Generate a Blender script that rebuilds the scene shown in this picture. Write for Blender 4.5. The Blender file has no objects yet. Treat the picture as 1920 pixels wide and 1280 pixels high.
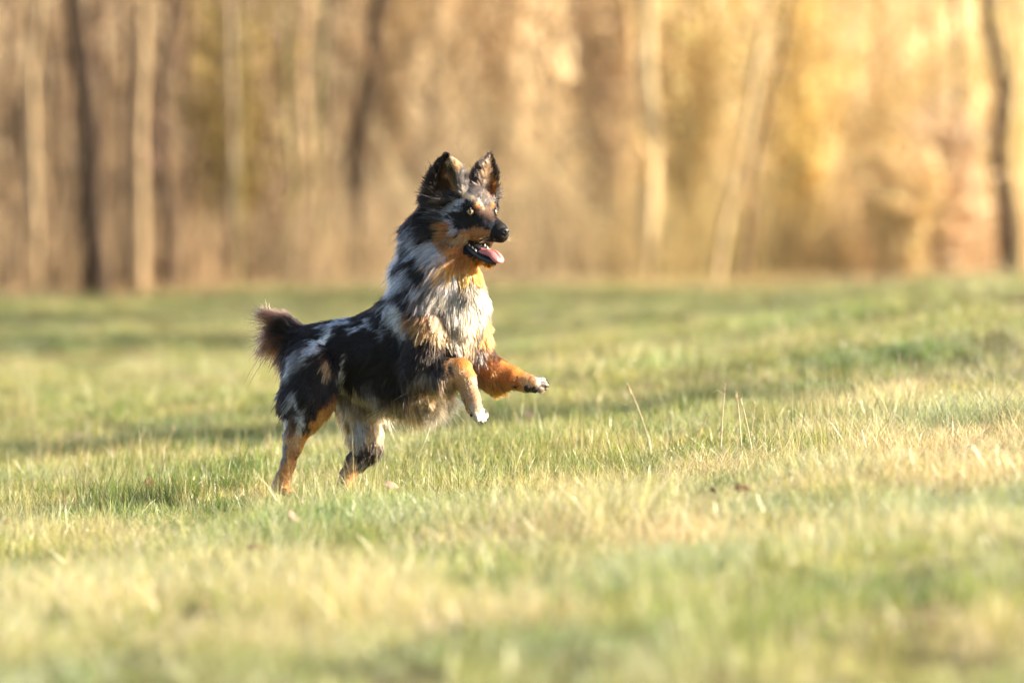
import bpy, math, random
import numpy as np
from mathutils import Vector, kdtree

R = math.radians
rng = np.random.default_rng(7)
random.seed(7)
sc = bpy.context.scene

# ------------------------------------------------------------------ camera, sky, sun, exposure
S = 751.0                      # photo pixels per metre at the dog
CAM_Y, CAM_H = -14.2, 0.664
FPX = 1920 * 200 / 36.0
cam_d = bpy.data.cameras.new("camera")
cam = bpy.data.objects.new("camera", cam_d)
sc.collection.objects.link(cam)
cam.location = (0, CAM_Y, CAM_H)
cam.rotation_euler = (R(90) - math.atan(208 / FPX), 0, 0)
cam_d.lens = 200; cam_d.sensor_width = 36
cam_d.clip_start = 0.5; cam_d.clip_end = 600
cam_d.dof.use_dof = True
cam_d.dof.focus_distance = 14.13
cam_d.dof.aperture_fstop = 2.8
cam_d.dof.aperture_blades = 0
sc.camera = cam

SUN_EL, SUN_AZ = 21.0, 0.0      # elevation; azimuth from +x towards +y (away from the camera)
world = bpy.data.worlds.new("World"); sc.world = world; world.use_nodes = True
wn = world.node_tree.nodes; wl = world.node_tree.links
wn.clear()
wo = wn.new("ShaderNodeOutputWorld"); bg = wn.new("ShaderNodeBackground"); sky = wn.new("ShaderNodeTexSky")
sky.sky_type = 'NISHITA'; sky.sun_disc = False
sky.sun_elevation = R(SUN_EL); sky.sun_rotation = R(90 - SUN_AZ)
sky.air_density = 1.0; sky.dust_density = 2.0; sky.ozone_density = 1.0
wl.new(sky.outputs[0], bg.inputs[0]); wl.new(bg.outputs[0], wo.inputs[0])
bg.inputs[1].default_value = 0.10
sd = bpy.data.lights.new("sun", 'SUN'); sd.energy = 5.0; sd.angle = R(0.6); sd.color = (1.0, 0.865, 0.67)
sun = bpy.data.objects.new("sun", sd); sc.collection.objects.link(sun)
sv = Vector((math.cos(R(SUN_EL)) * math.cos(R(SUN_AZ)), math.cos(R(SUN_EL)) * math.sin(R(SUN_AZ)), math.sin(R(SUN_EL))))
sun.rotation_euler = sv.to_track_quat('Z', 'Y').to_euler(); sun.location = (20, 0, 10)
sc.view_settings.view_transform = 'Standard'; sc.view_settings.look = 'None'
sc.view_settings.gamma = 1; sc.view_settings.use_curve_mapping = False
sc.view_settings.exposure = 1.72
sc.render.engine = 'CYCLES'
sc.cycles.max_bounces = 6; sc.cycles.transparent_max_bounces = 8
sc.cycles.use_denoising = True
sc.render.film_transparent = False
sc.cycles_curves.shape = 'RIBBONS' if hasattr(sc, 'cycles_curves') else 'RIBBONS'

# ------------------------------------------------------------------ helpers
def tag(o, label=None, cat=None, group=None, kind=None):
    if label: o['label'] = label
    if cat: o['category'] = cat
    if group: o['group'] = group
    if kind: o['kind'] = kind
    return o

def link(o, parent=None):
    sc.collection.objects.link(o)
    if parent is not None: o.parent = parent
    return o

def empty(name, loc=(0, 0, 0), rz=0):
    o = bpy.data.objects.new(name, None); link(o)
    o.empty_display_size = 0.1
    o.location = loc; o.rotation_euler = (0, 0, rz)
    return o

def np_mesh(name, V, F, mat=None, smooth=True, color=None):
    """V (n,3); F (m,3) or (m,4)."""
    V = np.asarray(V, np.float32); F = np.asarray(F, np.int32)
    me = bpy.data.meshes.new(name)
    m, k = F.shape
    me.vertices.add(len(V)); me.vertices.foreach_set("co", V.ravel())
    me.loops.add(m * k); me.loops.foreach_set("vertex_index", F.ravel())
    me.polygons.add(m)
    me.polygons.foreach_set("loop_start", np.arange(0, m * k, k, dtype=np.int32))
    me.polygons.foreach_set("use_smooth", np.full(m, smooth))
    me.update(calc_edges=True); me.validate()
    if color is not None:
        a = me.color_attributes.new("col", 'FLOAT_COLOR', 'POINT')
        c = np.ones((len(V), 4), np.float32); c[:, :3] = color
        a.data.foreach_set("color", c.ravel())
    if mat: me.materials.append(mat)
    return me

def mesh_obj(name, V, F, mat, parent=None, smooth=True, color=None):
    return link(bpy.data.objects.new(name, np_mesh(name, V, F, mat, smooth, color)), parent)

def noise(P, freq, seed, n=9):
    """smooth pseudo noise about -1..1 at points P (n,3)"""
    r = np.random.default_rng(seed)
    out = np.zeros(len(P))
    for i in range(n):
        v = r.normal(size=3); v /= np.linalg.norm(v)
        f = freq * (0.55 + 1.1 * r.random())
        out += np.sin((P @ v) * f * 2 * math.pi + r.random() * 6.283)
    return out / math.sqrt(n / 2) / 1.5

def nrm(a):
    return a / np.maximum(np.linalg.norm(a, axis=-1, keepdims=True), 1e-9)

def smoothstep(a, b, x):
    t = np.clip((x - a) / (b - a), 0, 1); return t * t * (3 - 2 * t)

def tube(path, radii, sides=6):
    """round tube with caps collapsed to the ends"""
    P = np.asarray(path, float); n = len(P)
    T = nrm(np.gradient(P, axis=0))
    up = np.array([0.31, 0.83, 0.2])
    A = nrm(np.cross(T, up)); B = np.cross(T, A)
    ang = np.arange(sides) * 2 * math.pi / sides
    V = P[:, None, :] + np.asarray(radii)[:, None, None] * (np.cos(ang)[None, :, None] * A[:, None, :] + np.sin(ang)[None, :, None] * B[:, None, :])
    V = V.reshape(-1, 3)
    i = np.arange(n - 1)[:, None] * sides; j = np.arange(sides)[None, :]; j2 = (j + 1) % sides
    F = np.stack([i + j, i + j2, i + sides + j2, i + sides + j], -1).reshape(-1, 4)
    return V, F

def join(parts):
    Vs, Fs, o = [], [], 0
    for V, F in parts:
        Vs.append(V); Fs.append(F + o); o += len(V)
    return np.concatenate(Vs), np.concatenate(Fs)

def sticks(A, B, ra, rb, bend=None):
    """many thin three-sided sticks from A to B (n,3) in one go"""
    A = np.asarray(A, float); B = np.asarray(B, float); n = len(A)
    T = nrm(B - A)
    up = np.tile(np.array([0.17, 0.9, 0.35]), (n, 1))
    X = nrm(np.cross(T, up)); Y = np.cross(T, X)
    V = np.zeros((n, 6, 3))
    for k in range(3):
        a = k * 2 * math.pi / 3
        off = math.cos(a) * X + math.sin(a) * Y
        V[:, k] = A + off * np.asarray(ra).reshape(-1, 1)
        V[:, 3 + k] = B + off * np.asarray(rb).reshape(-1, 1)
    base = (np.arange(n) * 6)[:, None]
    F = np.concatenate([base + np.array([k, (k + 1) % 3, 3 + (k + 1) % 3, 3 + k])[None] for k in range(3)])
    return V.reshape(-1, 3), F

# ------------------------------------------------------------------ materials
def new_mat(name):
    m = bpy.data.materials.new(name); m.use_nodes = True
    nt = m.node_tree; nt.nodes.clear()
    out = nt.nodes.new("ShaderNodeOutputMaterial")
    return m, nt, out

def principled(name, color, rough=0.6, spec=0.3, noise_scale=None, var=0.25, attr=None, transl=0.0, bump=0.0, coat=0.0):
    m, nt, out = new_mat(name)
    N, L = nt.nodes, nt.links
    b = N.new("ShaderNodeBsdfPrincipled")
    b.inputs["Roughness"].default_value = rough
    b.inputs["Specular IOR Level"].default_value = spec
    b.inputs["Coat Weight"].default_value = coat
    b.inputs["Coat Roughness"].default_value = 0.15
    if attr:
        a = N.new("ShaderNodeAttribute"); a.attribute_name = attr; src = a.outputs["Color"]
    else:
        a = N.new("ShaderNodeRGB"); a.outputs[0].default_value = (*color, 1); src = a.outputs[0]
    if noise_scale:
        tc = N.new("ShaderNodeNewGeometry")
        nz = N.new("ShaderNodeTexNoise"); nz.inputs["Scale"].default_value = noise_scale; nz.inputs["Detail"].default_value = 5
        L.new(tc.outputs["Position"], nz.inputs["Vector"])
        mr = N.new("ShaderNodeMapRange"); mr.inputs[1].default_value = 0.3; mr.inputs[2].default_value = 0.7
        mr.inputs[3].default_value = 1 - var; mr.inputs[4].default_value = 1 + var
        L.new(nz.outputs["Fac"], mr.inputs[0])
        mx = N.new("ShaderNodeVectorMath"); mx.operation = 'SCALE'
        L.new(src, mx.inputs[0]); L.new(mr.outputs[0], mx.inputs["Scale"]); src = mx.outputs[0]
        if bump:
            bp = N.new("ShaderNodeBump"); bp.inputs["Strength"].default_value = bump; bp.inputs["Distance"].default_value = 0.01
            L.new(nz.outputs["Fac"], bp.inputs["Height"]); L.new(bp.outputs[0], b.inputs["Normal"])
    L.new(src, b.inputs["Base Color"])
    sh = b.outputs[0]
    if transl:
        t = N.new("ShaderNodeBsdfTranslucent"); L.new(src, t.inputs[0])
        ms = N.new("ShaderNodeMixShader"); ms.inputs[0].default_value = transl
        L.new(b.outputs[0], ms.inputs[1]); L.new(t.outputs[0], ms.inputs[2]); sh = ms.outputs[0]
    L.new(sh, out.inputs[0])
    return m

M_bark = principled("bark", (1, 1, 1), 0.85, 0.2, 6.0, 0.35, attr="col", bump=0.6)
M_twig = principled("twigs", (1, 1, 1), 0.8, 0.2, 3.0, 0.2, attr="col", transl=0.25)
M_leaf = principled("dead leaf", (0.13, 0.06, 0.03), 0.7, 0.3, 60.0, 0.4, transl=0.3)
M_leaf_pale = principled("pale dead leaf", (0.42, 0.29, 0.21), 0.6, 0.3, 60.0, 0.25, transl=0.3)
M_clod = principled("earth clod", (0.055, 0.038, 0.028), 0.95, 0.1, 45.0, 0.5, bump=0.8)
M_stalk = principled("dry stalk", (0.74, 0.60, 0.40), 0.6, 0.3, 40.0, 0.25, transl=0.2)
M_nose = principled("nose leather", (0.012, 0.012, 0.014), 0.38, 0.5, 400.0, 0.3, bump=0.25)
M_lip = principled("lip skin", (0.012, 0.013, 0.018), 0.3, 0.6, 300.0, 0.3, bump=0.2)
M_tongue = principled("tongue", (0.62, 0.20, 0.19), 0.35, 0.5, 350.0, 0.15, bump=0.3)
M_tooth = principled("tooth", (0.72, 0.66, 0.52), 0.3, 0.5)
M_pad = principled("paw pad", (0.016, 0.015, 0.016), 0.6, 0.4, 500.0, 0.4, bump=0.4)
M_claw = principled("claw", (0.03, 0.025, 0.022), 0.35, 0.5)
M_iris = principled("iris", (0.40, 0.23, 0.075), 0.25, 0.5, 900.0, 0.3, coat=1.0)
M_pupil = principled("pupil", (0.004, 0.004, 0.004), 0.08, 0.6, coat=1.0)
M_lid = principled("eye rim", (0.010, 0.009, 0.009), 0.35, 0.5)

def grass_material():
    m, nt, out = new_mat("grass blades")
    N, L = nt.nodes, nt.links
    at = N.new("ShaderNodeAttribute"); at.attribute_name = "col"
    g = N.new("ShaderNodeNewGeometry")
    nz = N.new("ShaderNodeTexNoise"); nz.inputs["Scale"].default_value = 1.3; nz.inputs["Detail"].default_value = 4
    L.new(g.outputs["Position"], nz.inputs["Vector"])
    rp = N.new("ShaderNodeValToRGB")
    e = rp.color_ramp.elements
    e[0].position = 0.32; e[0].color = (0.62, 0.85, 0.75, 1)
    e[1].position = 0.68; e[1].color = (1.2, 1.1, 1.0, 1)
    x = e.new(0.5); x.color = (0.95, 1.0, 0.85, 1)
    L.new(nz.outputs["Fac"], rp.inputs[0])
    mu = N.new("ShaderNodeVectorMath"); mu.operation = 'MULTIPLY'
    L.new(at.outputs["Color"], mu.inputs[0]); L.new(rp.outputs[0], mu.inputs[1])
    b = N.new("ShaderNodeBsdfPrincipled"); b.inputs["Roughness"].default_value = 0.32
    b.inputs["Specular IOR Level"].default_value = 0.5
    L.new(mu.outputs[0], b.inputs["Base Color"])
    t = N.new("ShaderNodeBsdfTranslucent"); L.new(mu.outputs[0], t.inputs[0])
    ms = N.new("ShaderNodeMixShader"); ms.inputs[0].default_value = 0.45
    L.new(b.outputs[0], ms.inputs[1]); L.new(t.outputs[0], ms.inputs[2]); L.new(ms.outputs[0], out.inputs[0])
    return m
M_grass = grass_material()

def ground_material():
    m, nt, out = new_mat("meadow soil and thatch")
    N, L = nt.nodes, nt.links
    g = N.new("ShaderNodeNewGeometry")
    n1 = N.new("ShaderNodeTexNoise"); n1.inputs["Scale"].default_value = 0.7; n1.inputs["Detail"].default_value = 6
    n2 = N.new("ShaderNodeTexNoise"); n2.inputs["Scale"].default_value = 30; n2.inputs["Detail"].default_value = 6
    for n in (n1, n2): L.new(g.outputs["Position"], n.inputs["Vector"])
    rp = N.new("ShaderNodeValToRGB"); e = rp.color_ramp.elements
    e[0].position = 0.35; e[0].color = (0.06, 0.075, 0.025, 1)
    e[1].position = 0.62; e[1].color = (0.15, 0.115, 0.055, 1)
    L.new(n1.outputs["Fac"], rp.inputs[0])
    mr = N.new("ShaderNodeMapRange"); mr.inputs[1].default_value = .3; mr.inputs[2].default_value = .7; mr.inputs[3].default_value = .5; mr.inputs[4].default_value = 1.3
    L.new(n2.outputs["Fac"], mr.inputs[0])
    mx = N.new("ShaderNodeVectorMath"); mx.operation = 'SCALE'; L.new(rp.outputs[0], mx.inputs[0]); L.new(mr.outputs[0], mx.inputs["Scale"])
    b = N.new("ShaderNodeBsdfPrincipled"); b.inputs["Roughness"].default_value = 0.95; b.inputs["Specular IOR Level"].default_value = 0.1
    L.new(mx.outputs[0], b.inputs["Base Color"]); L.new(b.outputs[0], out.inputs[0])
    return m
M_ground = ground_material()

def hill_material():
    m, nt, out = new_mat("leaf litter slope")
    N, L = nt.nodes, nt.links
    g = N.new("ShaderNodeNewGeometry")
    n1 = N.new("ShaderNodeTexNoise"); n1.inputs["Scale"].default_value = 1.1; n1.inputs["Detail"].default_value = 8
    L.new(g.outputs["Position"], n1.inputs["Vector"])
    rp = N.new("ShaderNodeValToRGB"); e = rp.color_ramp.elements
    e[0].position = 0.38; e[0].color = (0.38, 0.28, 0.165, 1)
    e[1].position = 0.58; e[1].color = (0.80, 0.66, 0.43, 1)
    L.new(n1.outputs["Fac"], rp.inputs[0])
    b = N.new("ShaderNodeBsdfPrincipled"); b.inputs["Roughness"].default_value = 0.95; b.inputs["Specular IOR Level"].default_value = 0.1
    L.new(rp.outputs[0], b.inputs["Base Color"]); L.new(b.outputs[0], out.inputs[0])
    return m
M_hill = hill_material()

# ------------------------------------------------------------------ terrain
def terrain(x, y):
    x = np.asarray(x, float); y = np.asarray(y, float)
    D = y - CAM_Y
    gp = np.interp(D, [0, 8, 14.2, 22, 30, 40, 52, 60], [.04, .07, .092, .120, .130, .085, .03, .012])
    gn = np.interp(D, [0, 8, 14.2, 22, 30, 45, 60], [.05, .06, .075, .04, .015, .0, .0])
    xs = np.tanh(x / 9.0) * 9.0
    xp = np.log1p(np.exp(xs * 3)) / 3; xn = np.log1p(np.exp(-xs * 3)) / 3
    z = 0.03 + gp * (xp - .23) - gn * (xn - .23)
    P = np.stack([x.ravel(), y.ravel() * 0.75, np.zeros(x.size)], 1)
    fade = np.interp(D, [4, 8, 11, 13, 16, 20, 60], [1, .9, .7, .35, .5, 1, .8]).ravel()
    b = 0.022 * noise(P, 0.55, 3) + 0.045 * noise(P, 0.16, 4) * np.minimum(fade, 1)
    z = z + (b * fade).reshape(z.shape)
    # shallow mound carrying the two hind feet
    return z

xs = np.concatenate([np.linspace(-90, -14, 26), np.linspace(-12, 12, 241), np.linspace(14, 90, 26)])
ys = np.concatenate([np.linspace(-34, -14, 12), np.linspace(-13, 10, 231), np.linspace(10.4, 58, 120), np.linspace(60, 76, 10)])
GX, GY = np.meshgrid(xs, ys, indexing='ij')
GZ = terrain(GX, GY)
V = np.stack([GX, GY, GZ], -1).reshape(-1, 3)
nx, ny = len(xs), len(ys)
I, J = np.meshgrid(np.arange(nx - 1), np.arange(ny - 1), indexing='ij')
F = np.stack([I * ny + J, (I + 1) * ny + J, (I + 1) * ny + J + 1, I * ny + J + 1], -1).reshape(-1, 4)
tag(mesh_obj("ground", V, F, M_ground), kind='structure')

def bank(x, y):
    """wooded bank behind the meadow, its face turned a little towards the right"""
    x = np.asarray(x, float); y = np.asarray(y, float)
    t = y - (50.0 + 1.0 * np.clip(x, -14, 16))
    z = np.interp(t, [-4, 0, 5, 15, 45, 350], [-.5, .03, .9, 8.5, 17, 42])
    P = np.stack([x.ravel(), y.ravel(), 0 * x.ravel()], 1)
    return z + (0.25 * noise(P, 0.11, 8) + .08 * noise(P, .5, 9)).reshape(z.shape) * np.interp(t, [-1, 4], [0, 1])
hx = np.concatenate([np.linspace(-140, -22, 20), np.linspace(-20, 20, 101), np.linspace(22, 140, 20)]); hy = np.concatenate([np.linspace(36, 80, 90), np.linspace(82, 420, 40)])
HX, HY = np.meshgrid(hx, hy, indexing='ij')
hz = bank(HX, HY)
I, J = np.meshgrid(np.arange(len(hx) - 1), np.arange(len(hy) - 1), indexing='ij'); m_ = len(hy)
F = np.stack([I * m_ + J, (I + 1) * m_ + J, (I + 1) * m_ + J + 1, I * m_ + J + 1], -1).reshape(-1, 4)
tag(mesh_obj("hill", np.stack([HX, HY, hz], -1).reshape(-1, 3), F, M_hill), kind='structure')

def floor_z(x, y):
    return np.maximum(terrain(x, y), bank(x, y))

def tz(x, y):
    return float(floor_z(np.array([x]), np.array([y]))[0])

def px_to_x(px, D):
    return (px - 960) / FPX * D

def edge_D(px, D):
    """the wood's edge runs back to the right: distance of a plant of nominal distance D there"""
    return (D - 1.0) / (1 - 0.9 * (px - 960) / FPX)

# ------------------------------------------------------------------ woodland
def col_arr(n, c, jitter=0.12):
    c = np.asarray(c, float)
    f = 1 + jitter * rng.normal(size=(n, 1))
    return np.clip(c[None] * f, 0.005, 0.95)

def limb_cloud(path, radii, n_limbs, length, twig, z0, crown_c, seed):
    """limbs leaving the trunk, each with side twigs; returns V,F,colours"""
    r = np.random.default_rng(seed)
    A, B, ra, rb = [], [], [], []
    zmin, zmax = path[0][2] + z0, path[-1][2]
    zs = np.array([p[2] for p in path])
    for i in range(n_limbs):
        z = zmin + (zmax - zmin) * (r.random() ** 0.8)
        p = np.array([np.interp(z, zs, [q[k] for q in path]) for k in range(3)])
        rad = np.interp(z, zs, radii)
        a = r.random() * 6.283
        d = np.array([math.cos(a), math.sin(a), 0.45 + 0.9 * r.random()]); d /= np.linalg.norm(d)
        L = length * (0.5 + r.random()) * (1.1 - 0.5 * (z - zmin) / (zmax - zmin))
        q = p.copy(); rr = rad * 0.42
        for s in range(5):
            d2 = d + r.normal(size=3) * 0.22; d2[2] += 0.12; d2 /= np.linalg.norm(d2)
            e = q + d2 * L / 5
            A.append(q); B.append(e); ra.append(rr); rb.append(rr * 0.75)
            for k in range(twig):
                t = r.random(); s0 = q + (e - q) * t
                d3 = d2 + r.normal(size=3) * 0.65; d3[2] += 0.25; d3 /= np.linalg.norm(d3)
                e3 = s0 + d3 * L * (0.12 + 0.2 * r.random())
                A.append(s0); B.append(e3); ra.append(rr * 0.3 + .002); rb.append(.0015)
                for kk in range(2):
                    s1 = s0 + (e3 - s0) * r.random(); d4 = d3 + r.normal(size=3) * 0.6; d4 /= np.linalg.norm(d4)
                    A.append(s1); B.append(s1 + d4 * L * 0.12); ra.append(.003); rb.append(.001)
            q = e; rr *= 0.75; d = d2
    V, F = sticks(A, B, np.array(ra), np.array(rb))
    c = np.repeat(col_arr(len(A), crown_c, 0.15), 6, axis=0)
    return V, F, c

def tree(name, base_px, top_px, D, wpx, bark, crown, label, cat='tree', h=9.0, limbs=16, limb_len=1.8, group=None, bare=0.9, seed=None, kink=0.05, edge=True):
    seed = seed if seed is not None else int(base_px * 7 + D * 13)
    r = np.random.default_rng(seed)
    D = edge_D(base_px, D) if edge else D
    x0 = px_to_x(base_px, D); y0 = CAM_Y + D
    z0 = tz(x0, y0) - 0.1
    x1 = px_to_x(top_px, D)
    ztop = CAM_H + 432 / FPX * D
    rad = wpx / FPX * D / 2
    lean = (x1 - x0) / (ztop - z0)
    path = []; n = 12
    for i in range(n + 1):
        t = i / n; z = t * h
        zz = min(z, 5.0)
        path.append([lean * zz + (z - zz) * lean * 0.3 + kink * r.normal() * (i > 0), kink * r.normal(), z])
    radii = [rad * (1.35 if i == 0 else 1.0 - 0.8 * (i / n) ** 1.2) for i in range(n + 1)]
    t = empty(name, (x0, y0, z0))
    V, F = tube(path, radii, 9)
    mesh_obj("trunk", V, F, M_bark, t, color=col_arr(len(V), bark, 0.08))
    V, F, c = limb_cloud(path, radii, limbs, limb_len, 2, bare, crown, seed + 1)
    mesh_obj("crown", V, F, M_twig, t, smooth=False, color=c)
    tag(t, label, cat, group)
    return t

DK = (0.055, 0.036, 0.022); BR = (0.17, 0.11, 0.065); TN = (0.45, 0.32, 0.18); PK = (0.42, 0.27, 0.19); OL = (0.20, 0.17, 0.07); YL = (0.66, 0.50, 0.26); GR = (0.21, 0.165, 0.11)
TW1 = (0.34, 0.24, 0.15); TW2 = (0.50, 0.38, 0.23); TW3 = (0.66, 0.50, 0.26)
tree("bare_tree", 184, 132, 59.6, 40, (0.035, .022, .014), TW1, "thick dark curved trunk left of the bright tan trunk", h=10, limbs=14, kink=.03)
tree("bare_tree", 258, 268, 60, 26, (0.28, 0.20, 0.115), TW2, "bright tan upright trunk at the left edge of the wood, brightest of the left trunks", h=10, limbs=14, kink=.02)
tree("bare_tree", 236, 222, 60.8, 15, DK, TW1, "thin near-black trunk standing close on the left of the bright tan trunk", h=7)
tree("bare_tree", 62, 78, 60.5, 20, (0.33, .24, .14), TW1, "light brown trunk second from the left edge of the picture", h=9)
tree("bare_tree", 40, 48, 62, 13, DK, TW1, "slender dark trunk leftmost among the trees at the left edge", h=8)
tree("bare_tree", 312, 316, 60, 26, (0.07, 0.045, 0.03), (0.42, .27, .2), "dark brown trunk just right of the bright tan trunk with pinkish twigs", h=9)
tree("bare_tree", 640, 706, 63, 34, (0.035, .022, .014), TW1, "dark leaning trunk crossing the top edge left of the dog's ears", h=9, limbs=10)
tree("bare_tree", 150, 175, 63, 30, (0.07, .045, .03), TW1, "dark trunk leaning right, crossing behind the thick curved dark trunk", h=8, limbs=8)
tree("bare_tree", 1204, 1222, 62, 34, (0.50, 0.39, 0.22), TW3, "pale yellow trunk behind and right of the dog, brightest of the right trees", h=10, limbs=18)
tree("bare_tree", 1338, 1440, 61, 16, (0.42, 0.32, 0.19), TW3, "pale slanting trunk leaning right, right of the pale yellow trunk", h=8, limbs=14)
tree("bare_tree", 1378, 1475, 61, 17, BR, TW3, "thin brown slanting trunk beside the pale slanting trunk", h=8)
tree("bare_tree", 1893, 1858, 60, 36, DK, TW2, "dark trunk at the right edge behind the pale beige shrub", h=9)
tree("bare_tree", 1912, 1904, 58.5, 16, (0.45, 0.33, 0.14), TW2, "narrow ochre trunk touching the right picture edge", h=8)
tree("bare_tree", 1812, 1790, 66, 24, (0.12, .08, .05), TW2, "brown trunk partly hidden left of the dark right edge trunk", h=8)
ORD = "first second third fourth fifth sixth seventh eighth ninth tenth eleventh twelfth thirteenth fourteenth fifteenth sixteenth seventeenth eighteenth nineteenth twentieth twenty-first twenty-second twenty-third twenty-fourth twenty-fifth".split()
CN = {DK: "near-black", BR: "brown", TN: "light tan", OL: "olive brown", GR: "grey"}
left_main = [184, 258, 236, 62, 40, 312, 640, 150]
left_s = [(100, 96, 64, 14, DK), (128, 122, 66, 18, BR), (20, 12, 64, 20, BR), (205, 196, 68, 20, BR), (346, 350, 64, 18, BR), (372, 380, 68, 26, TN),
          (388, 398, 63, 10, OL), (432, 425, 62, 22, GR), (446, 452, 61, 9, OL), (475, 480, 66, 26, TN), (508, 500, 65, 12, BR),
          (545, 540, 61.5, 13, OL), (590, 598, 62, 12, OL), (570, 566, 67, 24, TN), (620, 612, 68, 22, GR), (664, 650, 63, 10, BR)]
allx = sorted(left_main + [q[0] for q in left_s])
for px, tp, D, w, c in left_s:
    tree("sapling_tree", px, tp, D, w, c, TW1, "slender %s bare tree, %s trunk counted from the left picture edge" % (CN[c], ORD[allx.index(px)]), 'tree', h=7, limbs=10, limb_len=1.3, group="slender bare trees left of the dog", bare=1.2, kink=.04)
right_s = [(1030, 1020, 69, 16, TN), (1110, 1100, 70, 20, TN), (1160, 1148, 69, 14, BR), (1270, 1262, 67, 16, TN), (1520, 1560, 65, 12, BR),
           (1585, 1600, 68, 18, TN), (1660, 1648, 66, 14, BR), (1730, 1745, 69, 20, GR), (820, 810, 71, 18, TN), (742, 750, 70, 14, TN)]
WHERE = {1030: "first right of the dog's nose", 1110: "second right of the dog's nose", 1160: "left of the pale yellow trunk", 1270: "right of the pale yellow trunk",
         1520: "right of the slanting trunks", 1585: "middle of the right part", 1660: "above the low pale gold shrub", 1730: "above the low pale beige shrub",
         820: "above the dog's neck", 742: "just left of the dog's head"}
for px, tp, D, w, c in right_s:
    tree("sapling_tree", px, tp, D, w, c, TW2, "slender %s bare tree in the golden brush, %s" % (CN[c], WHERE[px]), 'tree', h=7, limbs=10, limb_len=1.5, group="pale bare trees behind the dog", bare=1.0, kink=.04)

def leafy(t, h, rad, n, seed):
    """last year's brown leaves still hanging in the crown"""
    r = np.random.default_rng(seed)
    v = nrm(r.normal(size=(n, 3))) * (r.random((n, 1)) ** .45) * np.array([rad, rad, h * .40]); v[:, 2] += h * .58
    v = v[noise(v, .55, seed + 1) > -.35]; n = len(v)
    e1 = nrm(r.normal(size=(n, 3))) * (.07 + .05 * r.random((n, 1))); e2 = nrm(np.cross(e1, r.normal(size=(n, 3)))) * (.045 + .03 * r.random((n, 1)))
    V = np.stack([v - e1, v + e2, v + e1, v - e2], 1).reshape(-1, 3)
    tag(mesh_obj("dead_leaves", V, np.arange(n * 4).reshape(-1, 4), M_twig, t, smooth=False, color=np.repeat(col_arr(n, (.24, .13, .06), .3), 4, 0)), kind='stuff')
for px, D, w, h, rad, lab in [(3200, 42, 70, 8.5, 2.2, "second farthest of four"), (3600, 34, 80, 7.5, 1.8, "second nearest of four"), (2900, 51, 60, 8.5, 2.6, "farthest of four"), (4600, 17.9, 70, 6.0, 1.0, "nearest of four")]:
    t = tree("field_tree", px, px + 10, D, w, BR, TW1, "brown-leaved tree on the meadow beyond the right picture edge, " + lab, h=h, limbs=30, limb_len=rad * .8, bare=2.0, edge=False)
    leafy(t, h, rad, int(2600 * rad), int(D))

# brushwood: the wood behind reads as one mass of stems and twigs
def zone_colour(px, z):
    """plant colours along the wood edge, shade painted into the left: brown scrub, pale reed, golden willow, red dogwood"""
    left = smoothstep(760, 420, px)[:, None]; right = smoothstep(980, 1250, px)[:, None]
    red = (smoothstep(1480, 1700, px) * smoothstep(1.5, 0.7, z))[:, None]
    c = (1 - left - right).clip(0, 1) * np.array([0.64, 0.52, 0.345]) + left * np.array([0.50, 0.37, 0.225]) + right * np.array([0.74, 0.60, 0.33])  # browner left end also carries shade in its colour
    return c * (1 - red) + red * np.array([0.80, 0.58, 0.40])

def brush(name, n, D0, D1, pxa, pxb, hmin, hmax, rad, lean, seed, zlo=0.0, dark=0.25, label_cols=None):
    r = np.random.default_rng(seed)
    D = D0 + (D1 - D0) * r.random(n); px = pxa + (pxb - pxa) * r.random(n)
    D = edge_D(px, D); x = px_to_x(px, D); y = CAM_Y + D
    z = floor_z(x, y) + zlo * r.random(n) - .05
    hh = hmin + (hmax - hmin) * r.random(n)
    P = np.stack([x, y, z * 0], 1)
    lx = lean * r.normal(size=n) + 0.10 * noise(P, 0.25, seed + 5); ly = 0.15 * r.normal(size=n)
    A = np.stack([x, y, z], 1); B = A + np.stack([lx * hh, ly * hh, hh], 1)
    mid = (A + B) / 2 + np.stack([0.05 * hh * r.normal(size=n), np.zeros(n), np.zeros(n)], 1)
    rr = rad * (0.5 + r.random(n))
    V1, F1 = sticks(A, mid, rr, rr * 0.8); V2, F2 = sticks(mid, B, rr * 0.8, rr * 0.3)
    c = zone_colour(px + 60 * r.normal(size=n), z + hh * 0.5)
    f = np.clip(1 + 0.28 * noise(P, 0.5, seed + 2) + 0.22 * r.normal(size=n), 0.25, 1.7)
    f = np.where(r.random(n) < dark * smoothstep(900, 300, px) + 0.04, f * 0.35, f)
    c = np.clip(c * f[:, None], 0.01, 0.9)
    c = np.concatenate([np.repeat(c, 6, 0), np.repeat(c, 6, 0)])
    V, F = join([(V1, F1), (V2, F2)])
    return tag(mesh_obj(name, V, F, M_twig, smooth=False, color=c), kind='stuff')

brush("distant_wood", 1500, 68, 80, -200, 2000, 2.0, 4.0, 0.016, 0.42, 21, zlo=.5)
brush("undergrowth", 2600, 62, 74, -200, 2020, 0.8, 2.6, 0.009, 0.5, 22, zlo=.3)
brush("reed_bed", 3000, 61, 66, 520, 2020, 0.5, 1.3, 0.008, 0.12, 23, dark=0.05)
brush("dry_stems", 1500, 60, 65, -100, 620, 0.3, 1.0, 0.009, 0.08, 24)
brush("field_edge_grass", 5000, 59.5, 62, -150, 2080, 0.05, 0.22, 0.006, 0.25, 25, dark=0.0)

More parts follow.
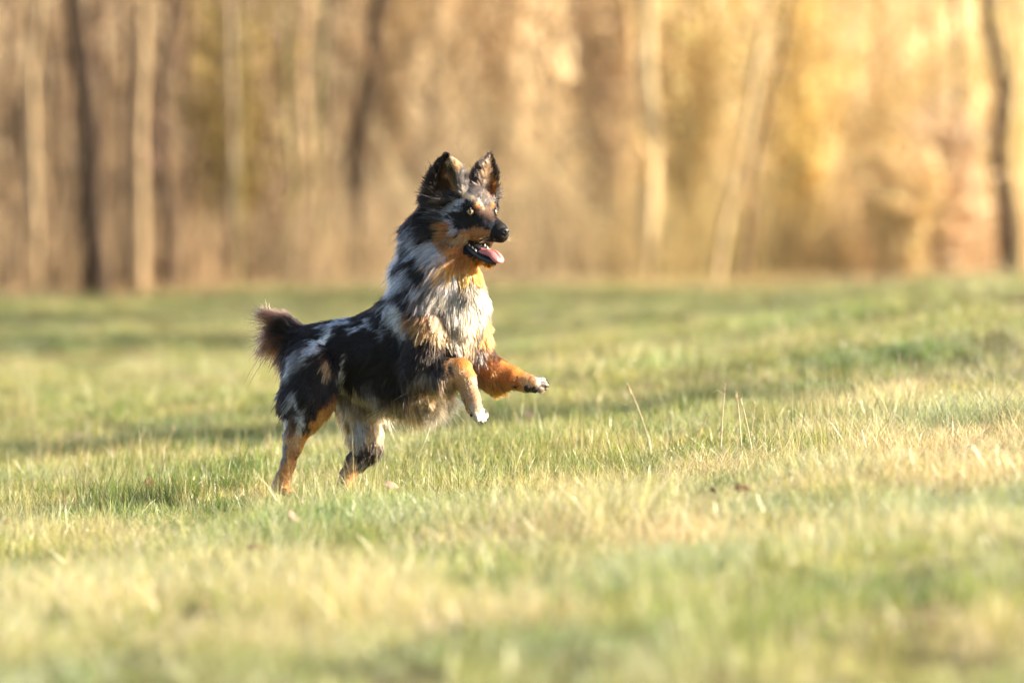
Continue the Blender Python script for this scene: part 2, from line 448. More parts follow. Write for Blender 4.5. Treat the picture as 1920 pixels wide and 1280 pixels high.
# golden shrubs at the right, each with stems and twigs
def shrub(px, D, h, w, c, label, group=None, lean=0.0, n=60, seed=1, name="bare_shrub"):
    r = np.random.default_rng(seed)
    D = edge_D(px, D); x0 = px_to_x(px, D); y0 = CAM_Y + D; z0 = tz(x0, y0) - .05
    t = empty(name, (x0, y0, z0))
    A, B, ra, rb = [], [], [], []
    for i in range(n):
        a = r.random() * 6.283; s = r.random() ** 0.6
        tip = np.array([math.cos(a) * w * s + lean * h, math.sin(a) * w * s * .8, h * (0.55 + 0.5 * r.random())])
        q = np.array([math.cos(a) * .12, math.sin(a) * .12, 0.0]); rr = 0.014
        for k in range(6):
            tt = (k + 1) / 6
            e = np.array([tip[0] * tt ** 1.4, tip[1] * tt ** 1.4, tip[2] * tt ** 0.85]) + r.normal(size=3) * 0.05
            A.append(q); B.append(e); ra.append(rr); rb.append(rr * .8)
            for m in range(4):
                s0 = q + (e - q) * r.random(); d = nrm(e - q + 1e-6) * .5 + r.normal(size=3) * .5; d[2] += .3
                e1 = s0 + d * (0.22 + .2 * r.random())
                A.append(s0); B.append(e1); ra.append(.006); rb.append(.003)
                A.append((s0 + e1) / 2); B.append((s0 + e1) / 2 + r.normal(size=3) * .12 + np.array([0, 0, .06])); ra.append(.005); rb.append(.003)
            q = e; rr *= .85
    V, F = sticks(A, B, np.array(ra), np.array(rb))
    mesh_obj("branches", V, F, M_twig, t, smooth=False, color=np.repeat(col_arr(len(A), c, .22), 6, 0))
    nl = int(n * 24); k = r.integers(0, len(A), nl); u = r.random((nl, 1))
    cc = np.array(A)[k] * (1 - u) + np.array(B)[k] * u; cc = cc[cc[:, 2] > .2]; nl = len(cc)
    e1 = nrm(r.normal(size=(nl, 3))) * (.035 + .05 * r.random((nl, 1))); e2 = nrm(np.cross(e1, r.normal(size=(nl, 3)))) * (.022 + .03 * r.random((nl, 1)))
    V = np.stack([cc - e1, cc + e2, cc + e1, cc - e2], 1).reshape(-1, 3)
    lf = mesh_obj("dead_leaves", V, np.arange(nl * 4).reshape(-1, 4), M_twig, t, smooth=False, color=np.repeat(col_arr(nl, np.array(c) * 1.12, .3), 4, 0))
    tag(lf, kind='stuff')
    return tag(t, label, 'shrub', group)
GD = (0.78, 0.60, 0.28); GD2 = (0.74, 0.58, 0.34); RD = (0.80, 0.60, 0.42)
shrub(1130, 66, 5.5, 1.2, (0.60, 0.46, 0.30), "pale tan bare shrub left of the pale yellow trunk", seed=31)
shrub(1290, 64, 5.0, 1.1, GD, "golden bare shrub between the pale yellow trunk and the slanting trunk", seed=32, n=36)
shrub(1500, 63, 4.5, 1.3, GD, "large golden bare shrub right of the slanting trunks", seed=33, n=44)
shrub(1660, 64, 4.0, 1.1, GD2, "golden bare shrub left of the reddish stems at right", seed=34, n=36)
shrub(1780, 60.5, 1.9, 0.6, RD, "low pale beige twiggy shrub near the right edge, right one of two", seed=35, n=40)
shrub(1690, 60.5, 1.4, 0.5, (0.80, 0.62, 0.36), "low pale gold twiggy shrub near the right edge, left one of two", seed=36, n=34)
shrub(430, 63, 3.2, 0.6, (0.36, 0.27, 0.09), "olive mossy shrub in the middle of the left wood", seed=37, n=34)
shrub(930, 70, 6.0, 1.6, (0.55, 0.41, 0.25), "tall tan bare shrub straight behind the dog", seed=38, n=36)
shrub(720, 69, 6.0, 1.5, (0.52, 0.39, 0.22), "tall tan bare shrub behind the dog's tail side", seed=39, n=36)

# ------------------------------------------------------------------ grass
def tuft(name, n, spread, hmin, hmax, w, cols, lean, seed, cross=1.0):
    r = np.random.default_rng(seed)
    Vs, Fs, Cs = [], [], []; o = 0
    for i in range(n):
        a = r.random() * 6.283; d = spread * math.sqrt(r.random())
        b = np.array([math.cos(a) * d, math.sin(a) * d, -.012])
        h = hmin + (hmax - hmin) * r.random() ** 1.3
        az = r.random() * 6.283; ln = lean * (0.2 + r.random()) * h
        dr = np.array([math.cos(az), math.sin(az), 0])
        fa = r.random() * 6.283; wd = np.array([math.cos(fa), math.sin(fa), 0]) * w * (0.6 + 0.8 * r.random()) / 2
        pts = [b + dr * ln * t ** 2.0 + np.array([0, 0, h * (t - 0.18 * lean * t * t)]) for t in (0, .4, .75, 1)]
        ws = (1, .85, .55, .08)
        for p, k in zip(pts, ws):
            Vs += [p - wd * k, p + wd * k]
        for k in range(3):
            Fs.append([o + 2 * k, o + 2 * k + 1, o + 2 * k + 3, o + 2 * k + 2])
        c = np.array(cols[r.integers(len(cols))]) * (0.5 + 0.95 * r.random())
        tipc = c * 0.6 + np.array([.34, .27, .12]) * .4
        Cs += [c * .9, c * .9, c, c, c * .9 + tipc * .1, c * .9 + tipc * .1, tipc, tipc]; o += 8
    me = np_mesh(name, np.array(Vs), np.array(Fs), M_grass, False, np.array(Cs))
    return bpy.data.objects.new(name, me)

G1 = (0.17, 0.25, 0.035); G2 = (0.26, 0.33, 0.06); G3 = (0.10, 0.18, 0.04); Y1 = (0.46, 0.43, 0.15); ST = (0.62, 0.54, 0.33); SP = (0.78, 0.71, 0.52); BN = (0.34, 0.24, 0.12)
gcol = bpy.data.collections.new("grass_tufts")
kinds = [
    tuft("a0_green", 42, .060, .025, .065, .0023, [G1, G2, G3, G3, SP], .7, 1),
    tuft("a1_green", 42, .060, .030, .080, .0021, [G1, G2, G2, Y1, ST], .6, 2),
    tuft("a2_mixed", 42, .060, .025, .075, .0021, [G2, Y1, ST, G1, SP], .9, 3),
    tuft("a3_mixed", 40, .065, .020, .060, .0021, [Y1, ST, G2, G1, BN], 1.2, 4),
    tuft("a4_straw", 40, .065, .020, .070, .0021, [ST, SP, Y1, (.88, .82, .64), BN], 1.3, 5),  # palest blade colour paints bright glints among the straw
    tuft("a5_straw", 36, .070, .025, .100, .0020, [SP, ST, SP, Y1], .9, 6),
    tuft("a6_lush", 70, .055, .035, .085, .0021, [G1, G3, (0.08, 0.15, 0.03), G2], .6, 8),
    tuft("a7_brown_shade", 44, .065, .020, .065, .0021, [BN, G3, (.20, .17, .06), BN, G1], 1.1, 9),  # darker brown blades: shade painted into the middle-distance grass
    tuft("a8_stems", 14, .060, .06, .15, .0016, [SP, ST, BN], .35, 7),
]
for o in kinds: gcol.objects.link(o)

def scatter(name, P, idx, scl, rot, tilt):
    me = bpy.data.meshes.new(name)
    me.vertices.add(len(P)); me.vertices.foreach_set("co", P.astype(np.float32).ravel())
    a = me.attributes.new("idx", 'INT', 'POINT'); a.data.foreach_set("value", idx.astype(np.int32))
    a = me.attributes.new("scl", 'FLOAT_VECTOR', 'POINT'); a.data.foreach_set("vector", scl.astype(np.float32).ravel())
    a = me.attributes.new("rot", 'FLOAT_VECTOR', 'POINT')
    rv = np.stack([tilt[:, 0], tilt[:, 1], rot], 1).astype(np.float32); a.data.foreach_set("vector", rv.ravel())
    me.update()
    ob = link(bpy.data.objects.new(name, me))
    nt = bpy.data.node_groups.new(name + "_nodes", 'GeometryNodeTree')
    nt.interface.new_socket("Geometry", in_out='INPUT', socket_type='NodeSocketGeometry')
    nt.interface.new_socket("Geometry", in_out='OUTPUT', socket_type='NodeSocketGeometry')
    N, L = nt.nodes, nt.links
    gi = N.new("NodeGroupInput"); go = N.new("NodeGroupOutput")
    ci = N.new("GeometryNodeCollectionInfo"); ci.inputs["Collection"].default_value = gcol
    ci.inputs["Separate Children"].default_value = True; ci.inputs["Reset Children"].default_value = True
    ip = N.new("GeometryNodeInstanceOnPoints"); ip.inputs["Pick Instance"].default_value = True
    def attr(nm, t):
        q = N.new("GeometryNodeInputNamedAttribute"); q.data_type = t; q.inputs["Name"].default_value = nm
        return q.outputs["Attribute"]
    L.new(gi.outputs[0], ip.inputs["Points"]); L.new(ci.outputs[0], ip.inputs["Instance"])
    L.new(attr("idx", 'INT'), ip.inputs["Instance Index"])
    er = N.new("FunctionNodeEulerToRotation"); L.new(attr("rot", 'FLOAT_VECTOR'), er.inputs[0])
    L.new(er.outputs[0], ip.inputs["Rotation"]); L.new(attr("scl", 'FLOAT_VECTOR'), ip.inputs["Scale"])
    L.new(ip.outputs[0], go.inputs[0])
    md = ob.modifiers.new("scatter", 'NODES'); md.node_group = nt
    return ob

def grass_zone(D0, D1, dens, seed, smin=.8, smax=1.25):
    r = np.random.default_rng(seed)
    wmax = D1 * 0.125
    n = int(dens * (D1 - D0) * 2 * wmax)
    D = D0 + (D1 - D0) * r.random(n); x = (r.random(n) * 2 - 1) * wmax
    keep = np.abs(x) < D * 0.125
    D, x = D[keep], x[keep]; y = CAM_Y + D
    pp = np.stack([x, y, 0 * x], 1); gap = noise(pp, 4.5, 51) + .6 * noise(pp, 13, 52) > -.72 + .25 * r.normal(size=len(x))
    D, x, y = D[gap], x[gap], y[gap]; n = len(x)
    z = terrain(x, y)
    P = np.stack([x, y, np.zeros(n)], 1)
    Ps = P * np.array([1, .55, 1])
    Ps = P * np.array([1, .38, 1])
    dry = 0.40 * noise(Ps, 0.9, 31) + 0.38 * noise(Ps, 0.3, 32) + 0.42 * noise(Ps, 2.8, 33) + .30 * noise(P, 6.5, 38)
    dry += 0.30 * smoothstep(-.2, 1.2, x) * smoothstep(20, 14, D) + 0.55 * smoothstep(14.2, 12.8, D) * smoothstep(9.4, 10.8, D) + .22 - .25 * smoothstep(9.6, 8.6, D) + .25 * smoothstep(.2, 1.3, x) * smoothstep(18, 14, D)
    dry += 0.55 * r.normal(size=n)
    idx = np.clip(np.floor(2.2 + dry * 1.9), 0, 5).astype(int)
    idx = np.where((.7 * noise(Ps, .9, 36) + .8 * noise(Ps, 3.0, 37) > 1.25 + .25 * r.normal(size=n)) & (r.random(n) < .4), 6, idx)
    idx = np.where((r.random(n) < .42 * smoothstep(15, 18, D)) & (noise(Ps, 1.1, 39) > -.5), 7, idx)  # shade of the middle distance put in as brown tufts
    idx = np.where(r.random(n) < 0.05, 8, idx)
    tall = .95 + 0.28 * noise(Ps, 1.6, 34) + 0.42 * noise(P, 4.5, 35)
    s = smin + (smax - smin) * r.random(n)
    scl = np.stack([s, s, np.minimum(s, 1.15) * np.clip(tall, .25, 1.9) * np.interp(D, [28, 50], [1, .6])], 1)
    return np.stack([x, y, z], 1), idx, scl, r.random(n) * 6.283, r.normal(size=(n, 2)) * .10

zones = [grass_zone(6.5, 11, 320, 41, .7, 1.3), grass_zone(11, 18.5, 860, 42, .6, 1.1), grass_zone(18.5, 30, 190, 43, .9, 1.5), grass_zone(30, 59, 70, 44, 1.2, 2.0)]
cat_ = [np.concatenate([z[i] for z in zones]) for i in range(5)]
gr = scatter("grass", *cat_)
tag(gr, kind='stuff')

# ------------------------------------------------------------------ implicit surfaces
def surface_nets(f, org, h):
    ins = f < 0
    nx, ny, nz = f.shape
    c = np.zeros((nx - 1, ny - 1, nz - 1), np.int8)
    for i in (0, 1):
        for j in (0, 1):
            for k in (0, 1):
                c += ins[i:nx - 1 + i, j:ny - 1 + j, k:nz - 1 + k]
    cells = np.argwhere((c > 0) & (c < 8))
    idx = -np.ones(c.shape, np.int64); idx[tuple(cells.T)] = np.arange(len(cells))
    acc = np.zeros((len(cells), 3)); cnt = np.zeros(len(cells))
    corners = [(i, j, k) for i in (0, 1) for j in (0, 1) for k in (0, 1)]
    for a in corners:
        for ax in range(3):
            if a[ax] == 1: continue
            b = list(a); b[ax] = 1
            fa = f[cells[:, 0] + a[0], cells[:, 1] + a[1], cells[:, 2] + a[2]]
            fb = f[cells[:, 0] + b[0], cells[:, 1] + b[1], cells[:, 2] + b[2]]
            m = (fa < 0) != (fb < 0)
            t = np.where(m, fa / np.where(m, fa - fb, 1), 0)
            for d in range(3):
                acc[:, d] += np.where(m, a[d] + (t if d == ax else 0), 0)
            cnt += m
    V = (cells + acc / cnt[:, None]) * h + np.asarray(org)
    Fs = []
    for ax in range(3):
        sl0 = [slice(None)] * 3; sl1 = [slice(None)] * 3
        sl0[ax] = slice(0, -1); sl1[ax] = slice(1, None)
        e = ins[tuple(sl0)] != ins[tuple(sl1)]
        u, v = (ax + 1) % 3, (ax + 2) % 3
        P = np.argwhere(e)
        P = P[(P[:, u] > 0) & (P[:, v] > 0) & (P[:, u] < f.shape[u] - 1) & (P[:, v] < f.shape[v] - 1)]
        q = []
        for du, dv in ((-1, -1), (0, -1), (0, 0), (-1, 0)):
            w = P.copy(); w[:, u] += du; w[:, v] += dv
            q.append(idx[tuple(w.T)])
        q = np.stack(q, 1)
        flip = ~ins[tuple(P.T)]
        q[flip] = q[flip][:, ::-1]
        Fs.append(q)
    return V, np.concatenate(Fs)

class Field:
    def __init__(s, lo, hi, h):
        s.lo = np.array(lo, float); s.h = h
        s.n = np.ceil((np.array(hi) - s.lo) / h).astype(int) + 1
        s.f = np.full(s.n, 30.0, np.float32)
        s.ax = [s.lo[i] + h * np.arange(s.n[i]) for i in range(3)]
    def box(s, lo, hi):
        a = np.maximum(np.floor((np.array(lo) - s.lo) / s.h).astype(int), 0)
        b = np.minimum(np.ceil((np.array(hi) - s.lo) / s.h).astype(int) + 1, s.n)
        sl = tuple(slice(a[i], b[i]) for i in range(3))
        G = np.meshgrid(*[s.ax[i][sl[i]] for i in range(3)], indexing='ij')
        return sl, G
    def cap(s, a, b, ra, rb, k=8, sub=False, ky=1.0):
        """capsule with a linearly changing radius; ky>1 squeezes it along y"""
        a = np.array(a, float); b = np.array(b, float); m = max(ra, rb) + k + 14
        sl, G = s.box(np.minimum(a, b) - m, np.maximum(a, b) + m)
        if 0 in G[0].shape: return
        ab = b - a; L = ab @ ab + 1e-6
        t = np.clip(((G[0] - a[0]) * ab[0] + (G[1] - a[1]) * ab[1] + (G[2] - a[2]) * ab[2]) / L, 0, 1)
        d = np.sqrt((G[0] - a[0] - t * ab[0]) ** 2 + ((G[1] - a[1] - t * ab[1]) * ky) ** 2 + (G[2] - a[2] - t * ab[2]) ** 2) - (ra + (rb - ra) * t)
        s.comb(sl, d, k, sub)
    def ell(s, c, Rm, r, k=8, sub=False):
        """ellipsoid, Rm rows = axes, r = radii"""
        c = np.array(c, float); r = np.array(r, float); m = r.max() + k + 14
        sl, G = s.box(c - m, c + m)
        if 0 in G[0].shape: return
        P = [G[i] - c[i] for i in range(3)]
        q = [(P[0] * Rm[j][0] + P[1] * Rm[j][1] + P[2] * Rm[j][2]) / r[j] for j in range(3)]
        l = np.sqrt(q[0] ** 2 + q[1] ** 2 + q[2] ** 2) + 1e-6
        g = np.sqrt((q[0] / r[0]) ** 2 + (q[1] / r[1]) ** 2 + (q[2] / r[2]) ** 2) + 1e-6
        s.comb(sl, l * (l - 1) / g, k, sub)
    def comb(s, sl, d, k, sub):
        f = s.f[sl]; d = d.astype(np.float32)
        if sub:
            d = -d
            h = np.clip(0.5 - 0.5 * (f - d) / k, 0, 1)
            s.f[sl] = f * (1 - h) + d * h + k * h * (1 - h)
        else:
            h = np.clip(0.5 + 0.5 * (f - d) / k, 0, 1)
            s.f[sl] = f * (1 - h) + d * h - k * h * (1 - h)
    def chain(s, pts, k=8, ky=1.0):
        for p, q in zip(pts[:-1], pts[1:]):
            s.cap(p[:3], q[:3], p[3], q[3], k, ky=ky)
    def mesh(s):
        return surface_nets(s.f, s.lo, s.h)

# dog space: x = photo x, y = depth (towards the camera is negative), z = 930 - photo y
def Q(x, py, d, r=None):
    return (x, d, 930 - py) if r is None else (x, d, 930 - py, r)
def toworld(V):
    return (np.asarray(V, float) - np.array([960, 0, 0])) / S

# head frame
TH = R(48)
HF = np.array([math.cos(TH), -math.sin(TH), 0.0]); HR = np.array([-math.sin(TH), -math.cos(TH), 0.0]); HU = np.array([0, 0, 1.0])
HO = np.array([906, -50, 930 - 397.0])
def Hd(f, r, u): return HO + HF * f + HR * r + HU * u
HB = np.array([HF, HR, HU])

def rot_basis(fwd, side):
    f = nrm(np.array(fwd, float)); s = np.array(side, float); s = nrm(s - f * (s @ f)); return np.array([f, s, np.cross(f, s)])

fd = Field((470, -150, -12), (1045, 125, 655), 2.6)
# trunk of the body
fd.chain([Q(588, 668, 42, 50), Q(650, 662, 28, 52), Q(735, 655, 2, 64), Q(800, 645, -14, 70)], 14)
fd.chain([Q(585, 655, 42, 46), Q(700, 634, 14, 44), Q(752, 600, -4, 46)], 14)
fd.cap(Q(760, 690, -4), Q(800, 690, -12), 48, 50, 16)
fd.cap(Q(660, 695, 26), Q(740, 700, 2), 38, 46, 14)
# neck and chest
fd.chain([Q(792, 592, -14, 72), Q(818, 520, -14, 60), Q(842, 450, -16, 46)], 18)
fd.chain([Q(826, 392, -10, 30), Q(808, 440, -8, 40), Q(800, 500, -8, 50)], 16)
fd.cap(Q(868, 505, -34), Q(872, 560, -32), 30, 36, 14)
fd.cap(Q(700, 706, 12), Q(790, 712, -12), 40, 42, 14)
fd.cap(Q(850, 588, -28), Q(866, 560, -26), 50, 38, 16)
fd.cap(Q(845, 640, -26), Q(862, 600, -28), 50, 44, 16)
# near foreleg
fd.chain([Q(800, 620, -62, 42), Q(790, 685, -74, 36), Q(830, 697, -86, 28), Q(862, 692, -92, 22), Q(874, 708, -94, 18), Q(884, 740, -96, 14.5), Q(890, 758, -98, 16)], 10)
# far foreleg
fd.chain([Q(872, 620, 22, 42), Q(893, 678, 22, 36), Q(925, 698, 12, 29), Q(958, 706, 2, 20), Q(985, 715, -4, 15), Q(1000, 720, -8, 15)], 10)
# near hind leg
fd.chain([Q(586, 690, -8, 52), Q(580, 742, -22, 45), Q(570, 778, -26, 34), Q(556, 812, -26, 20), Q(549, 838, -24, 16), Q(541, 868, -22, 12.5), Q(532, 895, -22, 13), Q(526, 908, -24, 15)], 9)
# far hind leg
fd.chain([Q(640, 700, 60, 42), Q(668, 765, 58, 34), Q(684, 812, 55, 29), Q(688, 838, 54, 25), Q(668, 866, 50, 18), Q(652, 888, 48, 12.5), Q(645, 908, 46, 12.5), Q(646, 918, 44, 14)], 9)
# paws with toes
toes = []
def paw(c, fwd, side, s=1.0, down=None):
    B = rot_basis(fwd, side)
    for i, k in enumerate((-1.5, -.5, .5, 1.5)):
        ln = 10 if abs(k) < 1 else 6
        p = np.array(c) + B[0] * ln * s + B[1] * k * 7.6 * s
        fd.ell(p, B, (10.0 * s, 5.0 * s, 6.8 * s), 1.2)
        toes.append((p, B, s))
paw(Q(899, 769, -100), (0.42, -.1, -.9), (-.75, -.62, -.2), 1.0)
paw(Q(1007, 721, -9), (0.98, -.2, .05), (0.15, .60, .78), 1.0)
paw(Q(534, 917, -30), (0.9, -.35, -.2), (.3, .9, 0), 1.0)
paw(Q(655, 925, 38), (0.9, -.35, -.2), (.3, .9, 0), 1.0)
# tail core
TAIL = [Q(576, 646, 44, 26), Q(554, 630, 48, 21), Q(532, 614, 52, 16), Q(514, 604, 54, 11)]
fd.chain(TAIL, 8)
# head
fd.ell(Hd(-42, 0, 0), HB, (50, 44, 42), 14)
fd.ell(Hd(-28, 0, 14), HB, (34, 38, 34), 12)
for sgn in (1, -1):
    fd.ell(Hd(-42, sgn * 28, -34), HB, (36, 24, 32), 14)      # cheeks
    fd.ell(Hd(-6, sgn * 20, 10), HB, (16, 13, 10), 8)         # brows
fd.cap(Hd(-14, 0, -16), Hd(42, 0, -35), 29, 18, 12)         # muzzle bridge
fd.ell(Hd(36, 0, -43), HB, (27, 20, 17), 8)                   # lips of the muzzle
fd.ell(Hd(6, 0, -40), HB, (32, 28, 18), 8)
fd.chain([tuple(Hd(-46, 0, -62)) + (24,), tuple(Hd(-14, 0, -76)) + (18,), tuple(Hd(18, 0, -86)) + (10.5,), tuple(Hd(27, 0, -88)) + (8,)], 8)   # lower jaw
# mouth cavity
fd.chain([tuple(Hd(-22, 0, -59)) + (0,), tuple(Hd(-22, 0, -59)) + (0,)], 1) if False else None
for t in np.linspace(0, 1, 9):
    c = Hd(-20 + 62 * t, 0, -59 - 8 * t)
    fd.ell(c, HB, (9, 30, 3.5 + 8 * t), 2.0, sub=True)
# eye sockets
for sgn in (1, -1):
    fd.ell(Hd(4, sgn * 33, 0), rot_basis(HF * .7 + HR * sgn * .7, HU), (9, 9, 9), 4, sub=True)
# nostril area
fd.ell(Hd(66, 0, -36), HB, (8, 11, 9), 3, sub=True)
# ears: hollow leaf shells
EARS = []
for sgn, face in ((1, HF * .72 + HR * .70), (-1, HF * .93 - HR * .34)):
    base = Hd(-50, sgn * 42, 34); tip = Hd(-42, sgn * 52, 97)
    EARS.append((base, tip, face))
    fdn = nrm(face); ax = nrm(tip - base)
    fdn = nrm(fdn - ax * (fdn @ ax)); sd_ = np.cross(ax, fdn)
    n_ = 9
    for i in range(n_):
        t = i / (n_ - 1)
        wv = 33 * (1 - t) ** 0.65 * (1 + 0.35 * t) + 7.5
        fd.ell(base + (tip - base) * t, np.array([fdn, sd_, ax]), (wv * .52 * (1 - .3 * t) + 2, wv, 13), 4)
    for i in range(n_):
        t = i / (n_ - 1) * .86
        wv = 33 * (1 - t) ** 0.7 * (1 + 0.35 * t) - 2
        if wv > 4:
            fd.ell(base + (tip - base) * (t + .06) + fdn * (wv * .36 + 1.5), np.array([fdn, sd_, ax]), (wv * .46, wv * .78, 11), 3, sub=True)

dog = empty("dog", toworld(np.array([600, 0, 0])) )
tag(dog, "black grey and tan merle shepherd-type dog rearing up mid-bound on the meadow, mouth open", "dog")
DOG_OFF = np.array(dog.location)
def dog_obj(name, V, F, mat, parent=None, color=None, smooth=True):
    return mesh_obj(name, toworld(V) - DOG_OFF, F, mat, parent or dog, smooth, color)

# ---- coat colours, with one patch of painted shade: painter's list of patches in dog space (photo x, photo y, rx, ry, angle, colour, softness, depth range)
BLK = (0.006, 0.0036, 0.0028); BLU = (0.36, 0.36, 0.39); WHT = (0.60, 0.57, 0.54); CRM = (0.42, 0.32, 0.21); TAN = (0.29, 0.095, 0.02); ORG = (0.44, 0.155, 0.026)
BRN = (0.055, 0.026, 0.014); GRY = (0.12, 0.11, 0.11); LTN = (0.38, 0.21, 0.10)
NEAR = (-999, -40); FAR = (-38, 999); ANY = (-999, 999)
PATCH = [
 # body merle
 (602, 640, 40, 10, -50, WHT, .4, ANY), (582, 656, 20, 9, -20, BLU, .5, ANY), (560, 668, 20, 8, -35, GRY, .5, ANY), (640, 604, 26, 5, -12, BLU, .5, ANY), (616, 684, 5, 18, -20, LTN, .5, ANY),
 (644, 690, 7, 22, 5, WHT, .5, ANY), (672, 612, 16, 5, -15, BLU, .5, ANY), (700, 600, 5, 12, 15, BLU, .5, ANY), (548, 684, 12, 7, -30, BLU, .5, ANY), (566, 750, 5, 22, -18, WHT, .5, ANY), (545, 700, 12, 8, 0, GRY, .6, ANY),
 
 (749, 574, 19, 38, -20, WHT, .4, ANY), (727, 618, 5, 20, -10, BLU, .5, ANY),
 (808, 602, 34, 28, 15, (.25, .10, .035), .7, ANY), (800, 612, 22, 10, 10, (.36, .15, .045), .8, ANY), (822, 592, 16, 8, 20, CRM, .8, ANY),
 # neck, ruff
 (800, 512, 68, 56, 15, BLU, .3, ANY), (766, 470, 14, 52, 25, BLK, .4, ANY), (772, 545, 16, 26, -25, BLK, .5, ANY), (806, 470, 14, 44, -25, BLU, .4, ANY),
 (790, 492, 10, 34, -30, BLK, .4, ANY), (820, 520, 14, 10, 30, GRY, .5, ANY), (744, 510, 10, 26, 0, BLU, .5, ANY), (754, 466, 12, 34, 20, BLU, .5, ANY), (812, 555, 30, 14, 10, GRY, .5, ANY), (825, 500, 8, 30, -60, GRY, .6, ANY), (778, 520, 5, 20, 30, BLK, .6, ANY), (800, 540, 5, 24, 50, BRN, .6, ANY),
 (735, 556, 12, 18, 10, BLK, .5, ANY),
 (872, 562, 54, 38, 0, (.27, .22, .165), .5, ANY), (846, 548, 26, 7, 25, CRM, .6, ANY), (850, 568, 6, 34, -12, CRM, .7, ANY), (895, 560, 9, 32, 10, CRM, .7, ANY), (868, 575, 4, 30, 4, GRY, .7, ANY), (880, 570, 4, 30, -6, CRM, .6, ANY), (908, 570, 5, 26, 12, GRY, .6, ANY), (856, 625, 14, 34, 8, CRM, .4, ANY),
 (912, 615, 24, 44, -8, TAN, .35, FAR), (880, 612, 12, 30, 0, LTN, .5, ANY), (830, 612, 16, 20, 0, LTN, .6, ANY), (836, 650, 26, 20, 0, BLK, .4, ANY), (800, 650, 60, 26, 0, BLK, .4, (-999, 10)),  # small black patch between chest and near forearm is painted shade
 (872, 500, 50, 21, 0, ORG, .4, ANY), (850, 525, 12, 12, 0, BLU, .5, ANY),
 # belly
 (690, 742, 50, 26, 0, CRM, .35, ANY), (745, 742, 42, 16, 10, (0.16, 0.115, 0.05), .5, ANY), (772, 772, 60, 22, -15, CRM, .4, ANY), (700, 720, 24, 10, 30, GRY, .5, ANY), (812, 735, 40, 20, 0, CRM, .4, ANY),
 # near foreleg
 (805, 676, 60, 20, -4, BLK, .3, NEAR), (826, 722, 62, 17, -8, LTN, .4, NEAR), (790, 702, 26, 8, -5, GRY, .5, NEAR), (868, 690, 30, 32, 0, LTN, .35, NEAR), (876, 680, 22, 18, 30, ORG, .4, NEAR),
 (886, 735, 20, 34, 0, (0.32, 0.185, 0.10), .4, NEAR), (898, 772, 20, 19, 0, (.40, .31, .23), .5, NEAR), (906, 776, 8, 16, 0, (.7, .67, .62), .5, NEAR),
 # far foreleg
 (905, 664, 34, 26, 20, BRN, .35, (-38, 999)), (893, 690, 20, 30, 0, GRY, .6, (-38, 999)), (945, 708, 56, 30, 15, TAN, .35, (-38, 999)), (930, 735, 40, 12, 0, ORG, .4, (-38, 999)), (965, 690, 30, 10, 32, ORG, .4, (-38, 999)), (1008, 722, 20, 20, 0, (.36, .25, .16), .5, ANY), (1012, 716, 12, 7, 20, WHT, .6, ANY), (985, 718, 14, 16, 0, LTN, .4, ANY),
 # near hind leg
 (622, 760, 14, 34, 40, TAN, .4, (-80, 20)), (590, 806, 14, 46, 38, ORG, .35, (-80, 20)), (552, 820, 16, 34, 20, LTN, .4, (-80, 20)), (534, 792, 8, 18, 8, BLU, .5, (-80, 20)), (562, 792, 10, 18, 10, BLU, .6, (-80, 20)),
 (550, 790, 8, 16, 0, BRN, .5, (-80, 20)), (538, 870, 26, 34, 10, (.30, .13, .045), .4, (-80, 20)), (524, 860, 8, 32, 18, GRY, .5, (-80, 20)), (522, 908, 28, 20, 0, (0.34, .17, .075), .4, (-80, 20)), (543, 890, 8, 40, 0, (.44, .17, .04), .6, (-80, 20)),
 # far hind leg
 (675, 790, 52, 46, 0, LTN, .35, (20, 120)), (672, 798, 14, 34, -8, BLU, .45, (20, 120)), (704, 800, 14, 34, 0, (.30, .19, .11), .5, (20, 120)), (694, 850, 30, 20, -25, BLK, .35, (20, 120)),
 (655, 895, 22, 32, 0, LTN, .35, (20, 120)), (636, 890, 7, 30, 20, BRN, .5, (20, 120)), (648, 925, 24, 14, 0, LTN, .4, (20, 120)), (664, 900, 8, 26, 15, (.42, .18, .05), .5, (20, 120)),
 # tail
 (530, 620, 60, 50, 0, (.085, .038, .022), .3, (36, 90)), (502, 625, 12, 24, 20, (.085, .05, .035), .5, (36, 90)), (552, 660, 14, 28, 30, BLU, .5, (36, 90)), (545, 600, 40, 12, 30, (0.16, .07, .04), .5, (36, 90)),
]
